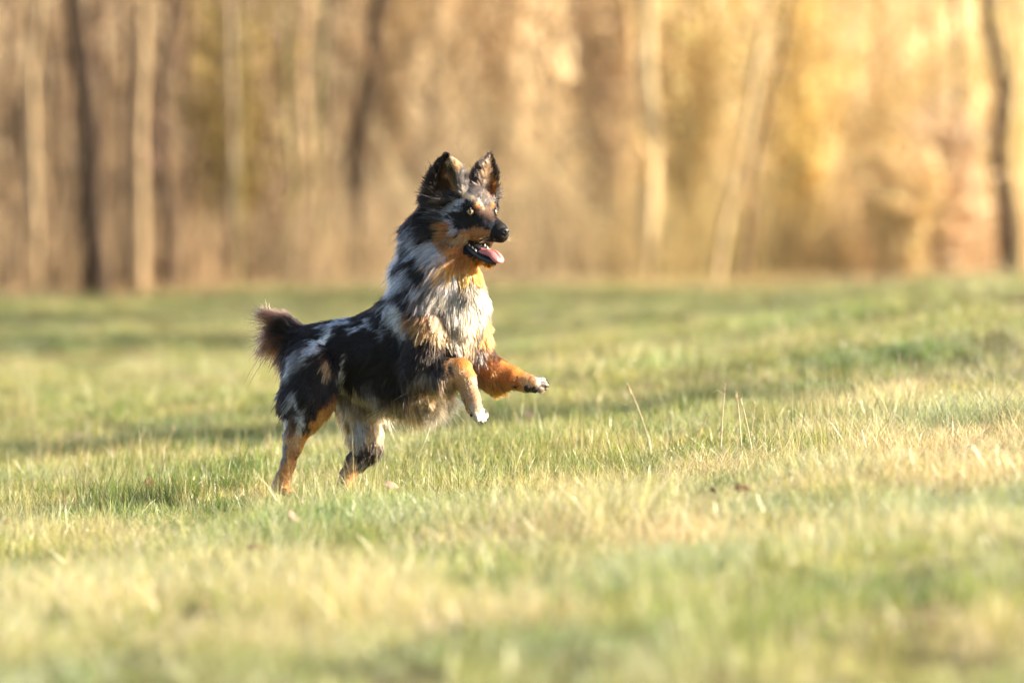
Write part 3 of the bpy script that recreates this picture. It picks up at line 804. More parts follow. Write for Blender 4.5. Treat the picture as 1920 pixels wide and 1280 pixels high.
HEADP = [
 (880, 390, 78, 62, 0, BLK, .15, ANY),
 (850, 386, 24, 6, -38, BLU, .6, ANY), (846, 402, 20, 4.5, -30, BLU, .6, ANY), (862, 424, 24, 8, 15, BLU, .5, ANY), (812, 388, 16, 12, 0, GRY, .5, ANY), (800, 400, 22, 8, -20, BLU, .5, ANY),
 (838, 475, 40, 46, 0, TAN, .3, ANY), (845, 500, 30, 26, 0, (0.24, 0.085, 0.02), .4, ANY), (833, 424, 12, 7, 0, TAN, .5, ANY), (846, 452, 10, 10, 0, BRN, .6, ANY),
 (900, 440, 39, 15, 3, (0.30, 0.115, 0.032), .4, ANY), (866, 447, 22, 9, 0, LTN, .5, ANY), (918, 448, 14, 7, 20, BRN, .5, ANY),
 (874, 417, 17, 13, 0, BLK, .35, ANY), (905, 370, 26, 26, 0, (0.045, 0.034, 0.028), .6, ANY), (890, 362, 4, 16, -30, GRY, .7, ANY), (902, 360, 7, 20, -15, BLU, .5, ANY), (878, 366, 14, 6, 30, CRM, .5, ANY), (906, 388, 3.5, 24, -22, CRM, .45, ANY),
 (920, 366, 10, 18, -20, GRY, .5, ANY), (893, 385, 5, 7.5, -25, (.26, .085, .016), .6, ANY), (924, 385, 3.8, 8, -12, (.26, .085, .016), .6, ANY), (912, 405, 12, 18, -30, (0.11, .062, .04), .5, ANY), (934, 428, 7, 5, 30, (.012, .01, .01), .5, ANY), (930, 424, 16, 5, 30, GRY, .7, ANY),
 (940, 370, 4, 30, 0, CRM, .6, ANY), (945, 455, 9, 6, 0, (.7, .68, .65), .3, ANY),
 # ears
 (834, 325, 44, 50, 0, (0.03, 0.024, 0.022), .2, (-999, 999)), (838, 305, 18, 8, 35, CRM, .6, ANY), (860, 330, 5, 34, -14, LTN, .6, ANY), (830, 340, 12, 22, -20, BRN, .6, ANY), (846, 345, 4, 22, -30, LTN, .7, ANY), (866, 345, 14, 18, -30, GRY, .5, ANY), (812, 330, 7, 24, 15, (.35, .25, .16), .5, ANY),
 (912, 325, 34, 50, 0, (0.05, 0.036, 0.03), .2, (-70, 999)), (924, 322, 12, 34, 8, (0.30, 0.17, 0.09), .4, ANY), (936, 335, 5, 44, 0, CRM, .4, ANY), (888, 330, 14, 24, 25, BLK, .3, ANY), (925, 350, 12, 16, 0, TAN, .5, ANY),
]
def coat(P, jitter=None):
    """P in dog space (n,3) -> linear RGB of the coat there"""
    px = P[:, 0]; py = 930 - P[:, 2]; d = P[:, 1]
    wx = px + 5.0 * noise(P, 1 / 34., 101) + 2.5 * noise(P, 1 / 12., 103); wy = py + 5.0 * noise(P, 1 / 34., 102) + 2.5 * noise(P, 1 / 12., 104)
    C = np.tile(np.array(BLK), (len(P), 1))
    sp = noise(P, 1 / 16., 105) > 1.5
    C[sp] = np.array(GRY) * .6
    head = np.linalg.norm((P - Hd(-25, 0, 5)) / np.array([75, 75, 135]), axis=1) < 1
    head &= (py < 505) & ~((py > 455) & (px < 815)) & ~((py > 492) & (px > 880))
    n2 = noise(P, 1 / 7., 106)
    rj = jitter if jitter is not None else np.zeros(len(P))
    for lst, msk in ((PATCH, None), (HEADP, head)):
        hs = 0.45 if lst is HEADP else 1.0
        X = px + (wx - px) * hs; Y = py + (wy - py) * hs
        for cx, cy, rx, ry, an, c, soft, dr in lst:
            a = R(an); dx = X - cx; dy = Y - cy
            u = (dx * math.cos(a) + dy * math.sin(a)) / rx; v = (-dx * math.sin(a) + dy * math.cos(a)) / ry
            q = np.sqrt(u * u + v * v)
            w = smoothstep(1 + soft * .6, 1 - soft * .6, q + soft * (.45 * n2 + .55 * rj))
            w = w * ((d >= dr[0]) & (d <= dr[1]))
            if msk is not None: w = w * msk
            C = C * (1 - w[:, None]) + np.array(c) * w[:, None]
    return C

V, F = fd.mesh()
# keep the largest connected shell only
vc = coat(V)
mouth_d = np.abs((V - HO) @ HU + 64) 
hl = (V - HO) @ HB.T                                       # head local coordinates
mouthzone = (hl[:, 0] > -32) & (hl[:, 0] < 48) & (np.abs(hl[:, 1]) < 30)
lipline = -59 - 8 * (hl[:, 0] + 20) / 62
inmouth = mouthzone & (hl[:, 2] < lipline + 7 + 4 * (hl[:, 0] > 10)) & (hl[:, 2] > lipline - 20 - .10 * (hl[:, 0] + 20)) & (hl[:, 2] > -98)
vc[inmouth] = (0.012, 0.013, 0.020)
body_mat = principled("coat underlayer", (1, 1, 1), 0.7, 0.25, 260.0, 0.25, attr="col", bump=0.2)
body = dog_obj("body", V, F, body_mat, color=vc)
print("body verts", len(V))

# ---- facial parts
def blob(name, prims, lo, hi, h, mat, subs=(), color=None):
    g = Field(lo, hi, h)
    for p in prims: g.ell(*p)
    for p in subs: g.ell(*p, sub=True)
    v, f = g.mesh()
    return dog_obj(name, v, f, mat)

c = Hd(60, 0, -37)
blob("nose", [(Hd(60, 0, -36), HB, (8, 9.8, 7.4), 3), (Hd(56, 0, -42), HB, (8, 6, 8), 3)], c - 22, c + 22, .9, M_nose,
     subs=[(Hd(68, 4.6, -37), HB, (4.5, 2.6, 2.4), 1.2), (Hd(68, -4.6, -37), HB, (4.5, 2.6, 2.4), 1.2), (Hd(69, 0, -43), HB, (3, .9, 7), 1), (Hd(64, 10.5, -37), HB, (5, 2.5, 1.8), 1)])
c = Hd(30, 0, -78)
tg = [(Hd(-20 + 10 * i, 0, -71 - 1.5 * i), HB, (11, 13.5, 5.5), 6) for i in range(5)]
TU = rot_basis(HF * .75 - HU * .65, HR)
tg += [(Hd(28, 0, -78), rot_basis(HF * .9 - HU * .4, HR), (13, 14.5, 6), 5), (Hd(38, 0, -84), TU, (13, 14.5, 6), 5), (Hd(43, 0, -89), TU, (9, 12, 5), 4)]
blob("tongue", tg, c - 75, c + 45, 1.3, M_tongue, subs=[(Hd(42, 0, -79), TU, (18, 1.1, 2.4), 1.5), (Hd(25, 0, -71), rot_basis(HF * .9 - HU * .35, HR), (18, 1.2, 2.0), 1.5)])
# black lips along the lower jaw, both sides
lp = [tuple(Hd(-24, 24, -60)), tuple(Hd(-14, 22, -68)), tuple(Hd(-2, 19.5, -77)), tuple(Hd(12, 16, -85)), tuple(Hd(24, 11, -91)), tuple(Hd(33, 0, -94))]
lpath = lp + [tuple(Hd(*(np.linalg.solve(HB.T, np.array(q) - HO) * np.array([1, -1, 1])))) for q in lp[::-1][1:]]
lv, lf = tube(lpath, [3, 4.5, 5.2, 5.2, 4.8, 4.5, 4.8, 5.2, 5.2, 4.5, 3], 8)
dog_obj("lower_lip", lv, lf, M_lip)
for q, l in [((-17, 19.5, -62), 5), ((-9, 18.5, -66), 4.5), ((-2, 17.5, -70), 4)]:
    for sg in (1, -1):
        a = Hd(q[0], q[1] * sg, q[2] - l * .8); b = Hd(q[0], q[1] * sg, q[2] + l * .5)
        v, f = tube([a, (a + b) / 2, b], [2.6, 2.2, .5], 7)
        dog_obj("tooth", v, f, M_tooth)
# eyes
def sphere(c, r, fwd, squash=1.0, seg=20, ring=12, cap=math.pi):
    B = rot_basis(fwd, (0, 0, 1))
    Vv = [c + B[0] * r * squash]; Ff = []
    for i in range(1, ring + 1):
        a = cap * i / ring
        for j in range(seg):
            b = 2 * math.pi * j / seg
            Vv.append(c + B[0] * r * squash * math.cos(a) + (B[1] * math.cos(b) + B[2] * math.sin(b)) * r * math.sin(a))
    for j in range(seg): Ff.append([0, 1 + j, 1 + (j + 1) % seg, 0])
    for i in range(ring - 1):
        for j in range(seg):
            Ff.append([1 + i * seg + j, 1 + (i + 1) * seg + j, 1 + (i + 1) * seg + (j + 1) % seg, 1 + i * seg + (j + 1) % seg])
    return np.array(Vv), np.array(Ff)
def tri_obj(name, v, f, mat, parent=None):
    me = bpy.data.meshes.new(name)
    W = toworld(v) - DOG_OFF
    me.from_pydata([tuple(p) for p in W], [], [tuple(dict.fromkeys(map(int, q))) for q in f])
    me.update(); me.materials.append(mat)
    for p in me.polygons: p.use_smooth = True
    return link(bpy.data.objects.new(name, me), parent or dog)
for sg in (1, -1):
    gaze = nrm(HF * .80 + HR * sg * .42 + HU * .02 + (HR * .25 if sg == 1 else 0))
    c = Hd(-4, sg * 29, 0)
    v, f = sphere(c, 8.0, gaze); eye = tri_obj("eye", v, f, M_lid)
    v, f = sphere(c + gaze * .5, 7.9, gaze, cap=R(40)); tri_obj("iris", v, f, M_iris, eye)
    v, f = sphere(c + gaze * .85, 7.9, gaze, cap=R(20)); tri_obj("pupil", v, f, M_pupil, eye)
    B = rot_basis(gaze, (0, 0, 1))
    for zz, rr_ in ((4.6, 2.3), (-4.4, 1.6)):
        arc = [c + nrm(gaze * 1.0 + B[1] * math.sin(a) * .95) * 6.2 + np.array([0, 0, zz - abs(a) ** 2 * .9 * (1 if zz > 0 else -.6)]) for a in np.linspace(-1.25, 1.25, 11)]
        v, f = tube(arc, [rr_ * .5] + [rr_] * 9 + [rr_ * .5], 7); tri_obj('eyelid', v, f, M_lid, eye)
    ring = [c + gaze * 5.6 + (B[1] * math.cos(a) * 5.6 + B[2] * math.sin(a) * 4.6) for a in np.linspace(0, 2 * math.pi, 21)]
    v, f = tube(ring, [1.3] * 21, 6); tri_obj("eyelid", v, f, M_lid, eye)
wv, wf = [], []
for sg in (1, -1):
    for i in range(9):
        a = Hd(30 + 3.5 * (i % 4), sg * 17, -44 - 4 * (i // 4)); dd = nrm(HR * sg * 1.0 + HF * (.35 - .12 * (i % 4)) - HU * (.1 + .12 * (i // 4)))
        L_ = 22 + 5 * (i % 3)
        wv.append(tube([a, a + dd * L_ * .5 - HU * 1.0, a + dd * L_ - HU * 4.5], [.16, .12, .05], 3))
Vw, Fw = join(wv); tag(dog_obj("whiskers", Vw, Fw, M_stalk), kind='stuff')
# pads and claws
def pad(c, nr, side, r):
    B = rot_basis(nr, side)
    g = Field(np.array(c) - 16, np.array(c) + 16, 1.1); g.ell(c, B, (r[0], r[1], r[2]), 1)
    v, f = g.mesh(); dog_obj("paw_pad", v, f, M_pad)
pad(Q(989, 727, -19), (-.1, -.9, -.45), (1, 0, 0), (4, 7, 7.5)); pad(Q(1003, 729, -20), (.1, -.9, -.4), (1, 0, 0), (4, 6, 7.5))
pad(Q(965, 723, -12), (-.1, -.8, -.6), (1, 0, 0), (3.5, 5, 4)); pad(Q(970, 706, -17), (0, -1, 0), (1, 0, 0), (3, 2.6, 3.4))
pad(Q(884, 774, -103), (-.9, -.2, -.3), (.3, 0, -1), (2.5, 4, 5)); pad(Q(892, 783, -106), (-.6, -.3, -.7), (.6, 0, -.6), (2, 4, 3))
for p, B, s in toes:
    tipp = p + B[0] * 8.5
    v, f = tube([tipp - B[0] * 2, tipp + B[0] * 2, tipp + B[0] * 5 - np.array([0, 0, 1.5])], [1.7, 1.4, .3], 6)
    dog_obj("claw", v, f, M_claw)

# ---- fur
GUIDE = [  # photo x, y, dir x, dir y(down), length, lift, depth range
 (600, 625, -.9, .25, 13, .30, ANY), (680, 615, -.95, .15, 13, .30, ANY), (560, 660, -.8, .6, 18, .35, ANY), (600, 690, -.6, .8, 17, .3, ANY), (650, 660, -.8, .5, 15, .3, ANY),
 (720, 660, -.75, .6, 16, .3, ANY), (730, 590, -.85, .5, 22, .4, ANY), (770, 640, -.6, .8, 20, .35, ANY), (760, 580, -.7, .7, 26, .4, ANY),
 (760, 500, -.75, .65, 38, .45, ANY), (790, 470, -.75, .65, 36, .4, ANY), (790, 540, -.65, .75, 36, .4, ANY), (830, 530, -.5, .85, 36, .3, ANY), (870, 560, .0, 1, 36, .3, ANY), (900, 560, .25, .95, 30, .3, ANY),
 (910, 600, .15, 1, 24, .3, ANY), (860, 620, .0, 1, 34, .3, ANY), (810, 600, -.25, .95, 26, .35, ANY), (800, 650, -.3, .9, 18, .3, ANY),
 (860, 500, -.15, 1, 26, .35, ANY), (830, 480, -.6, .8, 26, .35, ANY), (890, 510, .1, 1, 22, .35, ANY),
 (700, 740, .15, .95, 46, .4, ANY), (760, 745, .3, .9, 64, .55, ANY), (820, 745, .5, .85, 60, .6, ANY), (660, 740, -.05, 1, 34, .35, ANY), (720, 710, -.3, .9, 26, .3, ANY), (790, 720, .1, 1, 30, .4, ANY),
 (525, 740, -.7, .7, 30, .6, ANY), (575, 745, -.4, .9, 20, .3, ANY), (620, 740, -.25, .95, 18, .3, ANY), (540, 790, -.35, .9, 14, .3, ANY), (575, 790, -.2, 1, 9, .25, ANY),
 (545, 850, -.2, 1, 5.5, .25, (-80, 20)), (530, 905, -.1, 1, 5, .3, (-80, 20)),
 (670, 790, .0, 1, 18, .35, (20, 120)), (700, 830, -.15, 1, 15, .3, (20, 120)), (715, 790, -.1, 1, 13, .3, (20, 120)), (655, 880, -.3, .9, 8, .25, (20, 120)), (648, 915, 0, 1, 5, .3, (20, 120)), (640, 800, -.3, .9, 26, .45, (20, 120)),
 (800, 680, -.2, .9, 10, .25, NEAR), (850, 680, .4, .6, 6, .2, NEAR), (820, 725, .2, .95, 30, .5, NEAR), (870, 700, .5, .8, 5, .2, NEAR), (885, 745, .25, .95, 4.5, .2, NEAR), (900, 775, .3, .95, 4.5, .25, NEAR),
 (905, 665, .2, .95, 13, .3, FAR), (935, 690, .5, .7, 6, .2, FAR), (930, 735, .3, .95, 24, .6, FAR), (970, 705, .8, .5, 4.5, .2, FAR), (965, 730, .5, .9, 8, .4, FAR), (1005, 722, .9, .3, 4.5, .25, FAR),
]
HGUIDE = [  # head local f,r,u -> length, lift  (hair runs backwards from the nose)
 (55, 0, -30, 1.6, .15), (30, 0, -25, 2.2, .15), (30, 12, -42, 2.2, .15), (10, 20, -40, 3.5, .18), (0, 0, -8, 3.5, .18), (-10, 30, 10, 4.5, .22), (-10, 34, -14, 5, .2), (-25, 0, 46, 8, .3),
 (-30, 36, -20, 12, .3), (-40, 40, -40, 20, .35), (-60, 36, 0, 22, .4), (-70, 30, 25, 30, .6), (-80, 0, 10, 32, .5), (-56, 52, 30, 26, .6), (-20, 20, -75, 16, .35), (15, 10, -94, 5, .3), (-45, 0, -80, 24, .4), (-45, 30, 40, 12, .4),
]
GA = np.array([(g[0], g[1], g[2], g[3], g[4], g[5]) for g in GUIDE], float)
HG = np.array(HGUIDE)

def fur_fields(P, Nn):
    n = len(P); px = P[:, 0]; py = 930 - P[:, 2]; d = P[:, 1]
    W = np.zeros(n); D = np.zeros((n, 3)); Ln = np.zeros(n); Lf = np.zeros(n)
    for g in GUIDE:
        w = 1 / ((px - g[0]) ** 2 + (py - g[1]) ** 2 + 60) ** 1.8
        w = w * ((d >= g[6][0]) & (d <= g[6][1]))
        W += w; D += w[:, None] * np.array([g[2], 0, -g[3]]); Ln += w * g[4]; Lf += w * g[5]
    D = D / W[:, None]; Ln /= W; Lf /= W
    # chest seen from the front: hair also spreads sideways
    # head
    h = (P - HO) @ HB.T
    hm = smoothstep(-92, -62, h[:, 0]) * smoothstep(-112, -84, h[:, 2]) * (np.abs(h[:, 1]) < 75) * (np.abs(h[:, 0]) < 100)
    ha = h.copy(); ha[:, 1] = np.abs(ha[:, 1])
    w = 1 / (((ha[:, None, :] - HG[None, :, :3]) ** 2).sum(-1) + 30) ** 2
    hL = (w * HG[None, :, 3]).sum(1) / w.sum(1); hLf = (w * HG[None, :, 4]).sum(1) / w.sum(1)
    away = nrm(P - Hd(80, 0, -30)); away[:, 2] -= 0.35 * (h[:, 2] < -15); away = nrm(away)
    # ears: hair runs up along the shell
    ear = np.zeros(n); tipd = np.zeros((n, 3)); el = np.zeros(n)
    for base, tip, face in EARS:
        ax = tip - base; t = ((P - base) @ ax) / (ax @ ax)
        dist = np.linalg.norm(P - base - np.clip(t, 0, 1)[:, None] * ax, axis=1)
        m = smoothstep(44, 34, dist) * smoothstep(0.02, 0.2, t) * (py < 378)
        better = m > ear
        side = nrm(P - base - np.clip(t, 0, 1)[:, None] * ax)
        dd = nrm(nrm(ax) * .8 + side * .35 - HF * .25)
        tipd[better] = dd[better]; ear = np.maximum(ear, m)
        el = np.where(better, 19 - 12 * np.clip(t, 0, 1), el)
        rear = (side @ nrm(HF) < -.1) | (side[:, 0] < -.5)
        el = np.where(better & rear & (t < .75), el + 5, el)
    hD = away * (1 - ear[:, None]) + tipd * ear[:, None]
    hL = hL * (1 - ear) + el * ear; hLf = hLf * (1 - ear) + .42 * ear
    D = D * (1 - hm[:, None]) + hD * hm[:, None]; Ln = Ln * (1 - hm) + hL * hm; Lf = Lf * (1 - hm) + hLf * hm
    D = D + (ear * hm)[:, None] * np.stack([noise(P, 1 / 7., 301), noise(P, 1 / 7., 302), noise(P, 1 / 7., 303)], 1) * .35
    # tail
    best = np.full(n, 1e9); tD = np.zeros((n, 3))
    for a, b in zip(TAIL[:-1], TAIL[1:]):
        A = np.array(a[:3]); B = np.array(b[:3]); ab = B - A; t = np.clip(((P - A) @ ab) / (ab @ ab), 0, 1)
        c = A + t[:, None] * ab; ds = np.linalg.norm(P - c, axis=1)
        m = ds < best; best[m] = ds[m]
        dd = nrm(ab)[None] * .95 + nrm(P - c) * .55
        tD[m] = dd[m]
    tm = (best < 31) * smoothstep(580, 562, px) * (d > 20) * (py < 672)
    under = smoothstep(-.3, .7, -Nn[:, 2])
    tD[:, 2] -= 1.7 * under + .10; tD = nrm(tD)
    tL = 24 + 46 * under + 10 * smoothstep(560, 500, px)
    D = D * (1 - tm[:, None]) + tD * tm[:, None]; Ln = Ln * (1 - tm) + tL * tm; Lf = Lf * (1 - tm) + .6 * tm
    # bare places
    inm = (h[:, 0] > -28) & (h[:, 0] < 60) & (np.abs(h[:, 1]) < 30) & (h[:, 2] < -59 - 8 * (h[:, 0] + 20) / 62 + 5) & (h[:, 2] > -59 - 8 * (h[:, 0] + 20) / 62 - 21)
    ee = np.zeros(n, bool)
    for sg in (1, -1):
        ee |= np.linalg.norm(P - Hd(2, sg * 33, 0), axis=1) < 7.6
    nose = np.linalg.norm(P - Hd(63, 0, -38), axis=1) < 10.5
    pads = (np.linalg.norm(P - np.array(Q(996, 729, -20)), axis=1) < 12) | (np.linalg.norm(P - np.array(Q(966, 722, -14)), axis=1) < 5)
    return nrm(D), Ln, Lf, (inm | ee | nose | pads), hm

def make_fur(nroots, seed):
    me = body.data
    n = len(me.vertices)
    co = V; vn = np.zeros(n * 3, np.float32); me.vertex_normals.foreach_get("vector", vn); vn = vn.reshape(-1, 3).astype(float)
    r = np.random.default_rng(seed)
    T = np.concatenate([F[:, [0, 1, 2]], F[:, [0, 2, 3]]])
    ar = np.linalg.norm(np.cross(co[T[:, 1]] - co[T[:, 0]], co[T[:, 2]] - co[T[:, 0]]), axis=1) / 2
    cen = co[T].mean(1)
    _, L0, _, bare, hm = fur_fields(cen, nrm(vn[T].mean(1)))
    w = ar * (1.0 + 1.6 * hm * (L0 < 14) + 1.3 * (L0 < 9)) * (~bare)
    # fewer hairs on the side away from the camera
    w *= np.where(vn[T].mean(1)[:, 1] > .35, .45, 1)
    pick = r.choice(len(T), nroots, p=w / w.sum())
    a = r.random(nroots); b = r.random(nroots); s = a + b > 1; a[s], b[s] = 1 - a[s], 1 - b[s]
    tri = T[pick]
    P = co[tri[:, 0]] * (1 - a - b)[:, None] + co[tri[:, 1]] * a[:, None] + co[tri[:, 2]] * b[:, None]
    Nn = nrm(vn[tri[:, 0]] * (1 - a - b)[:, None] + vn[tri[:, 1]] * a[:, None] + vn[tri[:, 2]] * b[:, None])
    D, Ln, Lf, bare, hm = fur_fields(P, Nn)
    ok = ~bare; P, Nn, D, Ln, Lf = P[ok], Nn[ok], D[ok], Ln[ok], Lf[ok]; n = len(P)
    # gentle flow variation in locks
    fl = np.stack([noise(P, 1 / 45., 201), noise(P, 1 / 45., 202), noise(P, 1 / 45., 203)], 1) * .28
    fl += np.stack([noise(P, 1 / 14., 204), noise(P, 1 / 14., 205), noise(P, 1 / 14., 206)], 1) * .07
    D = nrm(D + fl)
    Tn = nrm(D - Nn * (D * Nn).sum(1)[:, None] * 1.0)
    fly = r.random(n) < .02
    Ln = Ln * (0.62 + 0.62 * r.random(n)) * np.where(fly, 1.45, 1) * (1 + .18 * noise(P, 1 / 20., 207))
    lift = Lf * (0.75 + .5 * r.random(n))
    K = 7
    d0 = nrm(Tn + Nn * lift[:, None] * 1.25 + r.normal(size=(n, 3)) * .07)
    d1 = nrm(Tn * .75 + D * .25 + Nn * (lift * .35)[:, None] + np.array([0, 0, -.12]) + r.normal(size=(n, 3)) * .10)
    pts = np.zeros((n, K, 3)); pts[:, 0] = P - Nn * 1.0
    curl = r.normal(size=(n, 3)) * .12 + np.stack([noise(P, 1 / 9., 208), noise(P, 1 / 9., 209), noise(P, 1 / 9., 210)], 1) * .06 * smoothstep(14, 34, Ln)[:, None]
    for k in range(1, K):
        t = k / (K - 1)
        dd = nrm(d0 * (1 - t) + d1 * t + curl * t)
        pts[:, k] = pts[:, k - 1] + dd * (Ln / (K - 1))[:, None]
    # locks: pull tips towards a shared neighbour
    nc = n // 22
    ci = r.choice(n, nc, replace=False)
    kd = kdtree.KDTree(nc)
    for j, i in enumerate(ci): kd.insert(P[i], j)
    kd.balance()
    flow = nrm(Tn + Nn * lift[:, None] * .3)
    cand = np.array([[q[1] for q in kd.find_n(p, 9)] for p in P])
    dv = P[ci[cand]] - P[:, None, :]
    par = (dv * flow[:, None, :]).sum(-1); m2 = (dv ** 2).sum(-1) - par ** 2 * .9
    near = ci[cand[np.arange(n), m2.argmin(1)]]
    amt = 0
    tl = np.linspace(0, 1, K)[None, :, None] ** 1.5
    amt = (0.34 * smoothstep(3, 14, Ln))[:, None, None] * (.6 + .6 * r.random((n, 1, 1)))
    dist = np.linalg.norm(P - P[near], axis=1); amt = amt * ((dist < 18) & ~fly)[:, None, None]
    tgt = pts[near]
    # same length as own hair
    pts = pts + (tgt - pts) * tl * np.clip(amt, 0, .9)
    jit = np.clip(r.normal(size=n) * .5, -1.2, 1.2)
    lock = near.copy(); lj = np.clip(r.normal(size=n) * .6, -1.2, 1.2)[lock]; lb = (1 + .15 * r.normal(size=n)).clip(.3, 1.9)[lock]
    lw = (smoothstep(4, 16, Ln) * (dist < 18))[:, None]
    C = coat(P, jit) * (1 - .6 * lw) + coat(P[lock], lj) * .6 * lw
    C = C * (1 + (lb - 1)[:, None] * lw)
    # banded agouti hairs: a little lightness variation per hair
    C = np.clip(C * (1 + .30 * r.normal(size=n))[:, None], .002, .9)
    fl = r.random(n) < .035
    C[fl] = C[fl] * .6 + np.array([.35, .32, .30]) * .4 * (0.08 + 0.92 * (C[fl].mean(1) > .05))[:, None]
    return pts, Ln, C

pts, Ln, C = make_fur(230000, 77)
n, K = pts.shape[:2]
hc = bpy.data.hair_curves.new("fur")
hc.add_curves([K] * n)
hc.attributes["position"].data.foreach_set("vector", (toworld(pts.reshape(-1, 3)) - DOG_OFF).astype(np.float32).ravel())
rad = (0.44 + 0.14 * smoothstep(8, 30, Ln))[:, None] * np.array([1, 1, .95, .85, .7, .5, .18])[None, :] / S
ra_ = hc.attributes.get("radius") or hc.attributes.new("radius", 'FLOAT', 'POINT')
ra_.data.foreach_set("value", rad.astype(np.float32).ravel())
ca = hc.attributes.new("col", 'FLOAT_COLOR', 'CURVE')
c4 = np.ones((n, 4), np.float32); c4[:, :3] = C; ca.data.foreach_set("color", c4.ravel())
def fur_material():
    m, nt, out = new_mat("fur")
    N, L = nt.nodes, nt.links
    a = N.new("ShaderNodeAttribute"); a.attribute_name = "col"
    h = N.new("ShaderNodeBsdfHairPrincipled"); h.model = 'CHIANG'; h.parametrization = 'COLOR'
    L.new(a.outputs["Color"], h.inputs["Color"])
    h.inputs["Roughness"].default_value = 0.38; h.inputs["Radial Roughness"].default_value = 0.55
    h.inputs["Coat"].default_value = 0.0; h.inputs["IOR"].default_value = 1.40
    h.inputs["Random Roughness"].default_value = 0.3
    L.new(h.outputs[0], out.inputs[0])
    return m
hc.materials.append(fur_material())
fur = link(bpy.data.objects.new("fur", hc), dog)
fur['kind'] = 'stuff'
print("hairs", n)

# ------------------------------------------------------------------ small things in the grass
def on_ground(px, py):
    """walk along the pixel's ray until it meets the ground"""
    for D in np.arange(6.5, 58, .03):
        x = px_to_x(px, D); z = CAM_H - (py - 432) / FPX * D
        if z <= tz(x, CAM_Y + D): return x, CAM_Y + D, tz(x, CAM_Y + D)
    return px_to_x(px, 58), CAM_Y + 58, 0

def leaf(px, py, size, mat, label, rz, tiltx, lift=.045, group=None):
    x, y, z = on_ground(px, py)
    n_ = 9; Vv, Ff = [], []
    for i in range(n_):
        t = i / (n_ - 1); w = math.sin(math.pi * t ** .8) * .32 + .015
        for s in (-1, 0, 1):
            for _ in (0,):
                Vv.append((size * (t - .5), size * w * s * (1 + .15 * math.sin(9 * t)), size * (.10 * abs(s) + .12 * math.sin(3 * t) )))
    for i in range(n_ - 1):
        for k in (0, 1):
            Ff.append([i * 3 + k, i * 3 + k + 1, i * 3 + k + 4, i * 3 + k + 3])
    o = mesh_obj("fallen_leaf", Vv, Ff, mat)
    md = o.modifiers.new("thickness", 'SOLIDIFY'); md.thickness = .0012
    o.location = (x, y, z + lift); o.rotation_euler = (tiltx, .15, rz)
    return tag(o, label, "leaf", group)
leaf(732, 950, .042, M_leaf_pale, "pale curled fallen leaf in the grass below the dog's chest", .5, .7)
leaf(990, 806, .05, M_leaf_pale, "pale upright fallen leaf in the grass under the outstretched forepaw", 1.2, 1.2)
leaf(1392, 962, .038, M_leaf, "dark brown fallen leaf in the blurred grass at centre right", .2, .6)
leaf(1335, 962, .025, M_leaf, "tiny brown fallen leaf just left of the dark brown leaf at centre right", 2.0, .9)
leaf(14, 1022, .04, M_leaf, "dark fallen leaf at the left picture edge", .9, .5)
leaf(478, 1075, .036, M_leaf, "blurred brown fallen leaf in the foreground grass below the dog's hind feet", .1, .5)
leaf(278, 940, .04, M_leaf, "small brown upright leaf in the grass left of the dog's hind foot", 1.0, 1.3)
leaf(545, 1012, .045, M_leaf_pale, "small pale leaf shining in the foreground grass left of centre", 1.3, .9)

def clod(px, py, size, label):
    x, y, z = on_ground(px, py)
    g = Field((-1.6, -1.6, -1.2), (1.6, 1.6, 1.4), .16)
    r = np.random.default_rng(int(px))
    for i in range(9):
        c = r.normal(size=3) * np.array([.5, .4, .2]); g.ell(c, np.eye(3), .35 + .3 * r.random(3), .15)
    v, f = g.mesh(); v = v + .06 * r.normal(size=v.shape)
    o = mesh_obj("earth_clod", v * size, f, M_clod, smooth=False)
    o.location = (x, y, z + size * .45)
    return tag(o, label, "clod")
clod(602, 902, .018, "dark earth clod in the grass between the dog's hind feet")
clod(662, 898, .020, "small earth clod just behind the dog's forward hind foot")
clod(570, 862, .016, "tiny dark earth clod in the grass right of the dog's rear hind leg")
clod(1130, 1262, .022, "blurred dark earth clod at the bottom edge of the foreground grass")

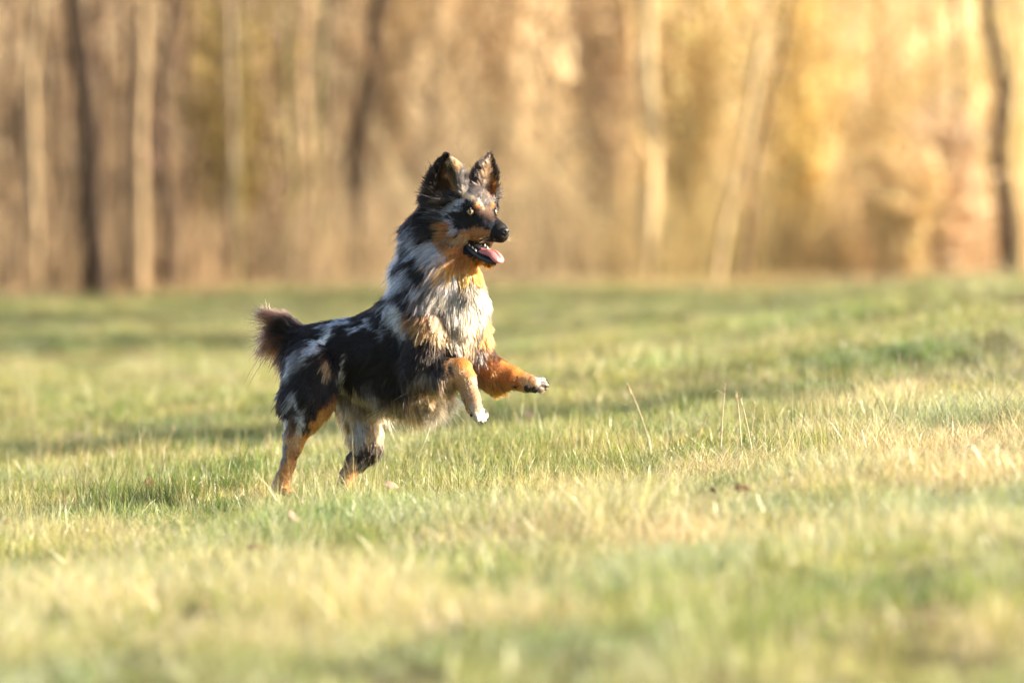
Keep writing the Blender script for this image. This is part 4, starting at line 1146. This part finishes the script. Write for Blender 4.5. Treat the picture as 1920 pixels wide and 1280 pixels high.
# tall dry stalks right of the dog
def stalk(px, py, top_px, top_py, label, fork=False, head=True, w=.0011, group=None):
    x, y, z = on_ground(px, py); D = y - CAM_Y
    x1 = px_to_x(top_px, D); z1 = CAM_H - (top_py - 432) / FPX * D
    o = empty("dry_grass_stalk", (x, y, z)); dx, dz = x1 - x, z1 - z
    path = [(dx * t ** 1.5, .02 * math.sin(4 * t), dz * t) for t in np.linspace(0, 1, 8)]
    v, f = tube(path, [w * 1.45 * (1.2 - .7 * i / 7) for i in range(8)], 5)
    mesh_obj("stem", v, f, M_stalk, o)
    if fork:
        b = path[6]; v, f = tube([b, (b[0] - .018, b[1], b[2] + .012), (b[0] - .032, b[1], b[2] + .006)], [w * .6, w * .5, w * .3], 5)
        mesh_obj("side_stem", v, f, M_stalk, o)
    if head:
        t = path[-1]; vv = []
        r = np.random.default_rng(int(px))
        A = np.array([np.array(t) - np.array([dx, 0, dz]) * .12 * r.random() for _ in range(14)]); B = A + r.normal(size=(14, 3)) * .003 + np.array([0, 0, .008])
        v, f = sticks(A, B, np.full(14, .0009), np.full(14, .0003)); mesh_obj("seed_head", v, f, M_stalk, o, smooth=False)
    return tag(o, label, "grass stalk", group)
stalk(1352, 860, 1360, 720, "tallest dry stalk with a hooked side stem, right of the dog", fork=True, w=.0013)
stalk(1392, 870, 1382, 742, "tall pale dry stalk just right of the tallest hooked one", w=.0014)
stalk(1412, 870, 1390, 750, "dry stalk leaning left against the tall pale one")
stalk(1408, 850, 1416, 757, "thin dry stalk leaning right beside the tall pale stalks")
stalk(1436, 850, 1432, 770, "short upright dry stalk, rightmost of the stalk cluster right of the dog")
stalk(1460, 850, 1478, 775, "thin dry stalk bent to the right beyond the stalk cluster", head=False)
stalk(1308, 840, 1330, 775, "short slanting dry stalk left of the tallest hooked stalk", head=False)
stalk(1222, 860, 1178, 722, "dry stalk leaning left between the dog's paw and the stalk cluster", w=.0010)
stalk(1520, 845, 1521, 752, "lone thin dry stalk right of the stalk cluster", head=False)
stalk(1795, 880, 1858, 800, "dry stalk leaning right in the pale straw at the right", w=.0014)
stalk(62, 880, 60, 855, "pale dry stalk in the grass near the left edge", w=.0014)
stalk(300, 880, 328, 800, "thin dry stalk left of the dog's hind feet")
